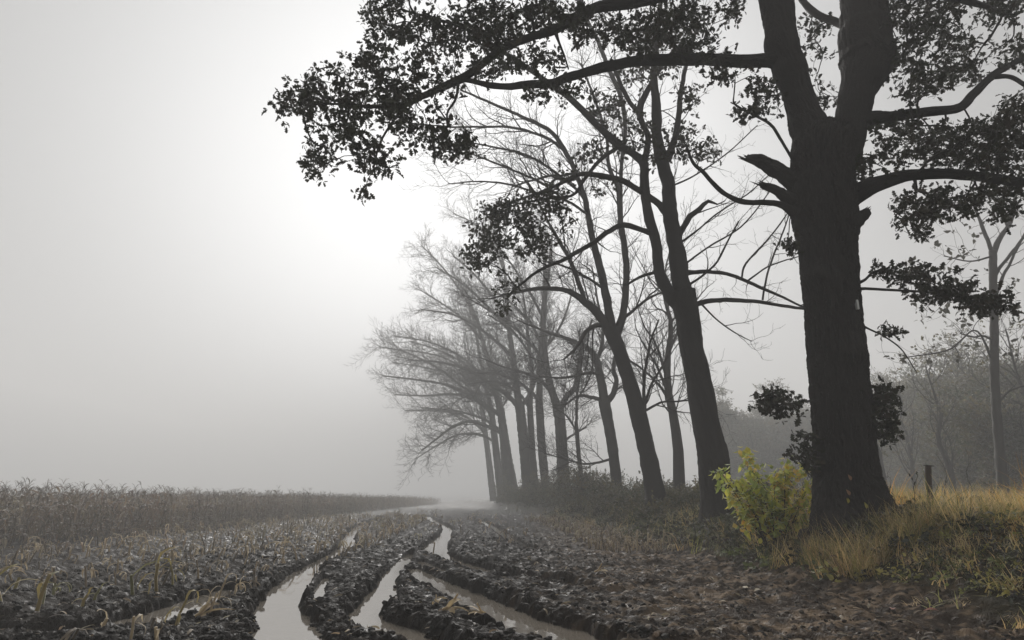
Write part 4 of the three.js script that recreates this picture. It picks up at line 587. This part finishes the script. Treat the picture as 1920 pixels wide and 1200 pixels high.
{ // dead weed stalks standing in the grass
  const list = [[1728, 1015, 890, 9.6, 'tall dark seed-hung weed stalk left of the fence post'], [1708, 1020, 945, 9.4, 'short dark weed stalk right of the oak roots'], [1690, 985, 900, 11.5, 'thin branching bare weed beside the oak roots'], [1690, 1080, 1000, 8.9, 'dark withered weed in the straw below the oak'], [1700, 1110, 1030, 8.3, 'rust-red weed stalk at the edge of the mud'], [1875, 1010, 905, 11.5, 'dark dead weed stalk near the right edge'], [1300, 990, 925, 13, 'thin dead weed left of the twin-stemmed oak'], [1610, 1030, 960, 9.3, 'leaning dead weed in front of the oak trunk'], [1780, 960, 850, 14, 'tall faint weed right of the fence post'], [1830, 965, 840, 15, 'tall faint weed under the slender tree']];
  list.forEach(([px, py, top, d, label], i) => {
    R = rng(500 + i);
    const g = at(px, py, d), b = V(g.x, height(g.x, d) - 0.02, -d), H = at(px, top, d).y - b.y, t = thing('weed_stalk', label, 'weed', b, 'dead weed stalks'), pts = [], rad = [];
    for (let k = 0; k <= 8; k++) { pts.push(V(0.12 * noise(i * 3, k * 0.35, 2) * k * 0.3, H * k / 8, 0.1 * noise(i, k * 0.3, 8))); rad.push(lerp(0.009, 0.003, k / 8)); }
    const m = matte(i === 4 ? [0.16, 0.06, 0.03] : [0.035, 0.028, 0.02]); part('stem', new Geo().tube(pts, rad, 5).build(), m, t);
    const tw = sprout({ pts, rad }, { per: [7, 9], from: [0.25, 0.2], len: [0.26, 0.07], min: 0.0022, up: 0.12 }); part('twigs', twigGeo(tw), m, t, 'stuff');
    if (i < 6) { const gg = new Geo(); for (const q of tw) if (R() < 0.6) { const e = q.pts[q.pts.length - 1]; gg.ribbon([e, e.clone().add(V(rr(-0.015, 0.015), -0.02, 0)), e.clone().add(V(rr(-0.02, 0.02), -0.045, rr(-0.02, 0.02)))], [0.004, 0.012, 0.002], rdir(), 0.3); } part('seed_heads', gg.build(), m, t, 'stuff'); }
  });
}
{ // the yellow bush
  R = rng(31);
  const Z = 11.2, g = at(1448, 1000, Z), b = V(g.x, height(g.x, Z), -Z), t = thing('yellow_bush', 'bushy shrub with yellow-green leaves at the foot of the oak', 'shrub', b), dark = matte([0.03, 0.024, 0.018]), stems = [];
  for (let k = 0; k < 16; k++) { const a = (k / 16) * 6.28 + rr(-0.2, 0.2), lean = k % 3 ? 1 : 0.35, d = V(Math.cos(a) * 0.62 * lean, 1.3, Math.sin(a) * 0.5 * lean).normalize(), H = rr(1.25, 1.75) * (1 - 0.12 * Math.abs(Math.cos(a))), pts = [], rad = []; let q = V(Math.cos(a) * 0.08, -0.05, Math.sin(a) * 0.08); for (let i = 0; i <= 8; i++) { pts.push(q.clone()); rad.push(lerp(0.012, 0.003, i / 8)); d.addScaledVector(rdir(), 0.1).normalize(); q.addScaledVector(d, H / 8); } stems.push({ pts, rad }); part('stem', new Geo().tube(pts, rad, 6).build(), dark, t); }
  const tw = []; for (const s of stems) sprout(s, { per: [13, 12], from: [0.2, 0.15], len: [0.38, 0.15], min: 0.002, up: 0.03 }, 0, tw);
  part('twigs', twigGeo(tw), dark, t, 'stuff');
  const pts = []; for (const q of tw) { if (R() < 0.78) pts.push(q.pts[q.pts.length - 1].clone().add(b)); }
  const L = { mats: [], cols: [], pts: [] };
  for (const p0 of pts) for (let k = 0; k < 2; k++) { const p = p0.clone().addScaledVector(rdir(), k * 0.08); L.pts.push(p); L.mats.push(place(p, rr(1.8, 3.4), rr(0, 6.3), rr(-0.5, 0.5), rr(0.09, 0.16))); L.cols.push(vary(pick([[0.64, 0.62, 0.1], [0.5, 0.54, 0.11], [0.7, 0.62, 0.1], [0.34, 0.4, 0.1], [0.7, 0.5, 0.12]]), 0.2)); }
  console.log('bush', pts.length);
  addLeaves(t, 'leaf', L, OVATE_LEAF, M.leaf);
}
const oakTrunk = scene.getObjectByName('oak_tree').getObjectByName('trunk'); scene.updateMatrixWorld(true);
function onTrunk(px, py) { const h = new THREE.Raycaster(camera.position.clone(), ray(px, py).normalize()).intersectObject(oakTrunk)[0]; return h ? h.point.addScaledVector(ray(px, py).normalize(), -0.012) : at(px, py, 9.5); }
{ // fence post, small marker post, tag on the oak
  R = rng(8);
  const g = at(1746, 970, 11.5), y = height(g.x, 11.5), top = at(1746, 873, 11.5).y, H = top - y, p = thing('fence_post', 'weathered wooden fence post in the grass right of the oak', 'post', V(g.x, y, -11.5)); p.rotation.z = -0.13;
  const pts = [], rad = []; for (let k = 0; k <= 20; k++) { pts.push(V(0.012 * Math.sin(k * 0.3), -0.3 + (H + 0.3) * k / 20, 0)); rad.push(0.05 * (k === 20 ? 0.93 : 1)); }
  part('timber', new Geo().tube(pts, rad, 24, { shape: (r, a, len) => r * (1 + 0.1 * noise(Math.cos(a) * 3, Math.sin(a) * 3, len * 0.8) + 0.07 * noise(Math.cos(a) * 8, Math.sin(a) * 8, len * 1.2)) }).build(true), matte([0.07, 0.052, 0.04], { bumpMap: rep(T.bark, 3, 1), bumpScale: 0.01 }), p);
  part('cap_board', new THREE.BoxGeometry(0.125, 0.012, 0.11).translate(0.008, H + 0.006, 0), matte([0.05, 0.042, 0.035]), p);
  const wire = new THREE.Mesh(new THREE.TorusGeometry(0.056, 0.003, 6, 24).rotateX(Math.PI / 2).translate(0, H * 0.62, 0), matte([0.2, 0.2, 0.2], { metalness: 0.6, roughness: 0.6 })); wire.name = 'wire_loop'; p.add(wire);
  const q = at(1769, 950, 12), y2 = height(q.x, 12), k = thing('marker_stake', 'small white-topped stake in the grass beside the fence post', 'stake', V(q.x, y2, -12)), h2 = at(1769, 936, 12).y - y2;
  part('stake', new THREE.CylinderGeometry(0.012, 0.014, h2 + 0.2, 8).translate(0, h2 / 2 - 0.1, 0), matte([0.1, 0.08, 0.06]), k); part('white_cap', new THREE.CylinderGeometry(0.02, 0.026, 0.1, 12).translate(0, h2, 0), matte([0.6, 0.6, 0.6]), k);
  const s = onTrunk(1606, 572), card = thing('tree_tag', 'small pale tag fixed to the right side of the oak trunk', 'tag', s);
  part('plate', new THREE.BoxGeometry(0.03, 0.16, 0.09), matte([0.55, 0.56, 0.55]), card); part('nail', new THREE.CylinderGeometry(0.005, 0.005, 0.05, 8).rotateZ(Math.PI / 2).translate(0, 0.05, 0), matte([0.1, 0.1, 0.1]), card);
}
{ // husks and leaves lying about, seen one by one
  R = rng(19);
  const husk = () => { const g = new Geo(); for (let k = 0; k < 4; k++) maizeLeaf(g, V(0, 0.01, 0), rr(-0.6, 0.6) + k * 0.4, rr(0.2, 0.34), rr(0.025, 0.04), rr(0.6, 1.8), rr(0.2, 0.9)); g.tube([V(-0.05, 0.02, 0), V(0.03, 0.05, 0), V(0.1, 0.16, 0.02)], [0.014, 0.013, 0.01], 6); return g.build(); };
  const H = M.straw.clone(); H.color = col(0.42, 0.32, 0.18); const P = M.straw.clone(); P.color = col(0.5, 0.43, 0.3);
  for (const [px, py, s, ry, label] of [[838, 1160, 1, 0.3, 'torn pale maize husk sticking up from the mud between the ruts'], [818, 1150, 0.6, 2, 'small yellow maize husk lying left of the torn one'], [372, 1158, 1.1, 1.2, 'folded brown maize leaf standing in the mud by the left puddle'], [905, 1165, 0.7, 4, 'flattened maize husk beside the long narrow puddle'], [1120, 1085, 0.8, 0.4, 'ragged straw clump on the mud right of the ruts']]) {
    const g = onGround(px, py), t = part('maize_husk', husk(), H, scene); t.position.set(g.x, height(g.x, -g.z), g.z); t.rotation.y = ry; t.scale.setScalar(s); tag(t, label, 'husk', 'maize husks');
  }
  for (const [px, py, s, ry, label, red] of [[1402, 1093, 0.17, 0.2, 'long pale fallen leaf lying on the dark clods'], [1428, 1096, 0.13, 1.8, 'shorter pale fallen leaf right beside the long one'], [1762, 1148, 0.13, 1, 'rust-red fallen leaf on mossy ground at lower right', 1], [1672, 1130, 0.1, 2.4, 'small red fallen leaf at the mud edge', 1], [1362, 1117, 0.09, 0.9, 'small yellow fallen leaf on the brown mud']]) {
    const D0 = -onGround(px, py, 0.1).z, g = at(px, py, D0), m = red ? M.leaf.clone() : P; if (red) m.color = col(0.3, 0.08, 0.03);
    const t = part('fallen_leaf', OVATE_LEAF, m, scene); t.position.set(g.x, height(g.x, D0) + 0.025, -D0); t.rotation.set(-1.3, ry, 0.2, 'YXZ'); t.scale.setScalar(s); tag(t, label, 'leaf', 'fallen leaves');
  }
  for (const [px, py, label, c] of [[1596, 902, 'tan dead leaf stuck high on the oak trunk', [0.34, 0.19, 0.11]], [1594, 930, 'tan dead leaf stuck low on the oak trunk', [0.34, 0.19, 0.11]], [1590, 945, 'yellow leaf at the foot of the oak trunk', [0.5, 0.42, 0.06]], [1625, 955, 'small yellow leaf low right on the oak trunk', [0.45, 0.4, 0.08]]]) {
    const m = M.leaf.clone(); m.color = col(...c); const p = onTrunk(px, py), t = part('clinging_leaf', OVATE_LEAF, m, scene); t.position.copy(p); t.rotation.set(0.2, 0.3, rr(-0.4, 0.4)); t.scale.setScalar(0.1); tag(t, label, 'leaf', 'leaves on the oak trunk');
  }
}
// ---------------------------------------------------------------- render
const renderer = new THREE.WebGLRenderer({ antialias: true });
renderer.setSize(1024, 640);
renderer.shadowMap.enabled = true;
renderer.toneMapping = THREE.LinearToneMapping;
renderer.toneMappingExposure = EXPOSURE;
let tris = 0; scene.traverse((o) => { if (o.isMesh && !o.isInstancedMesh) tris += (o.geometry.index ?? o.geometry.attributes.position).count / 3; }); console.log('triangles', tris);
renderer.render(scene, camera);
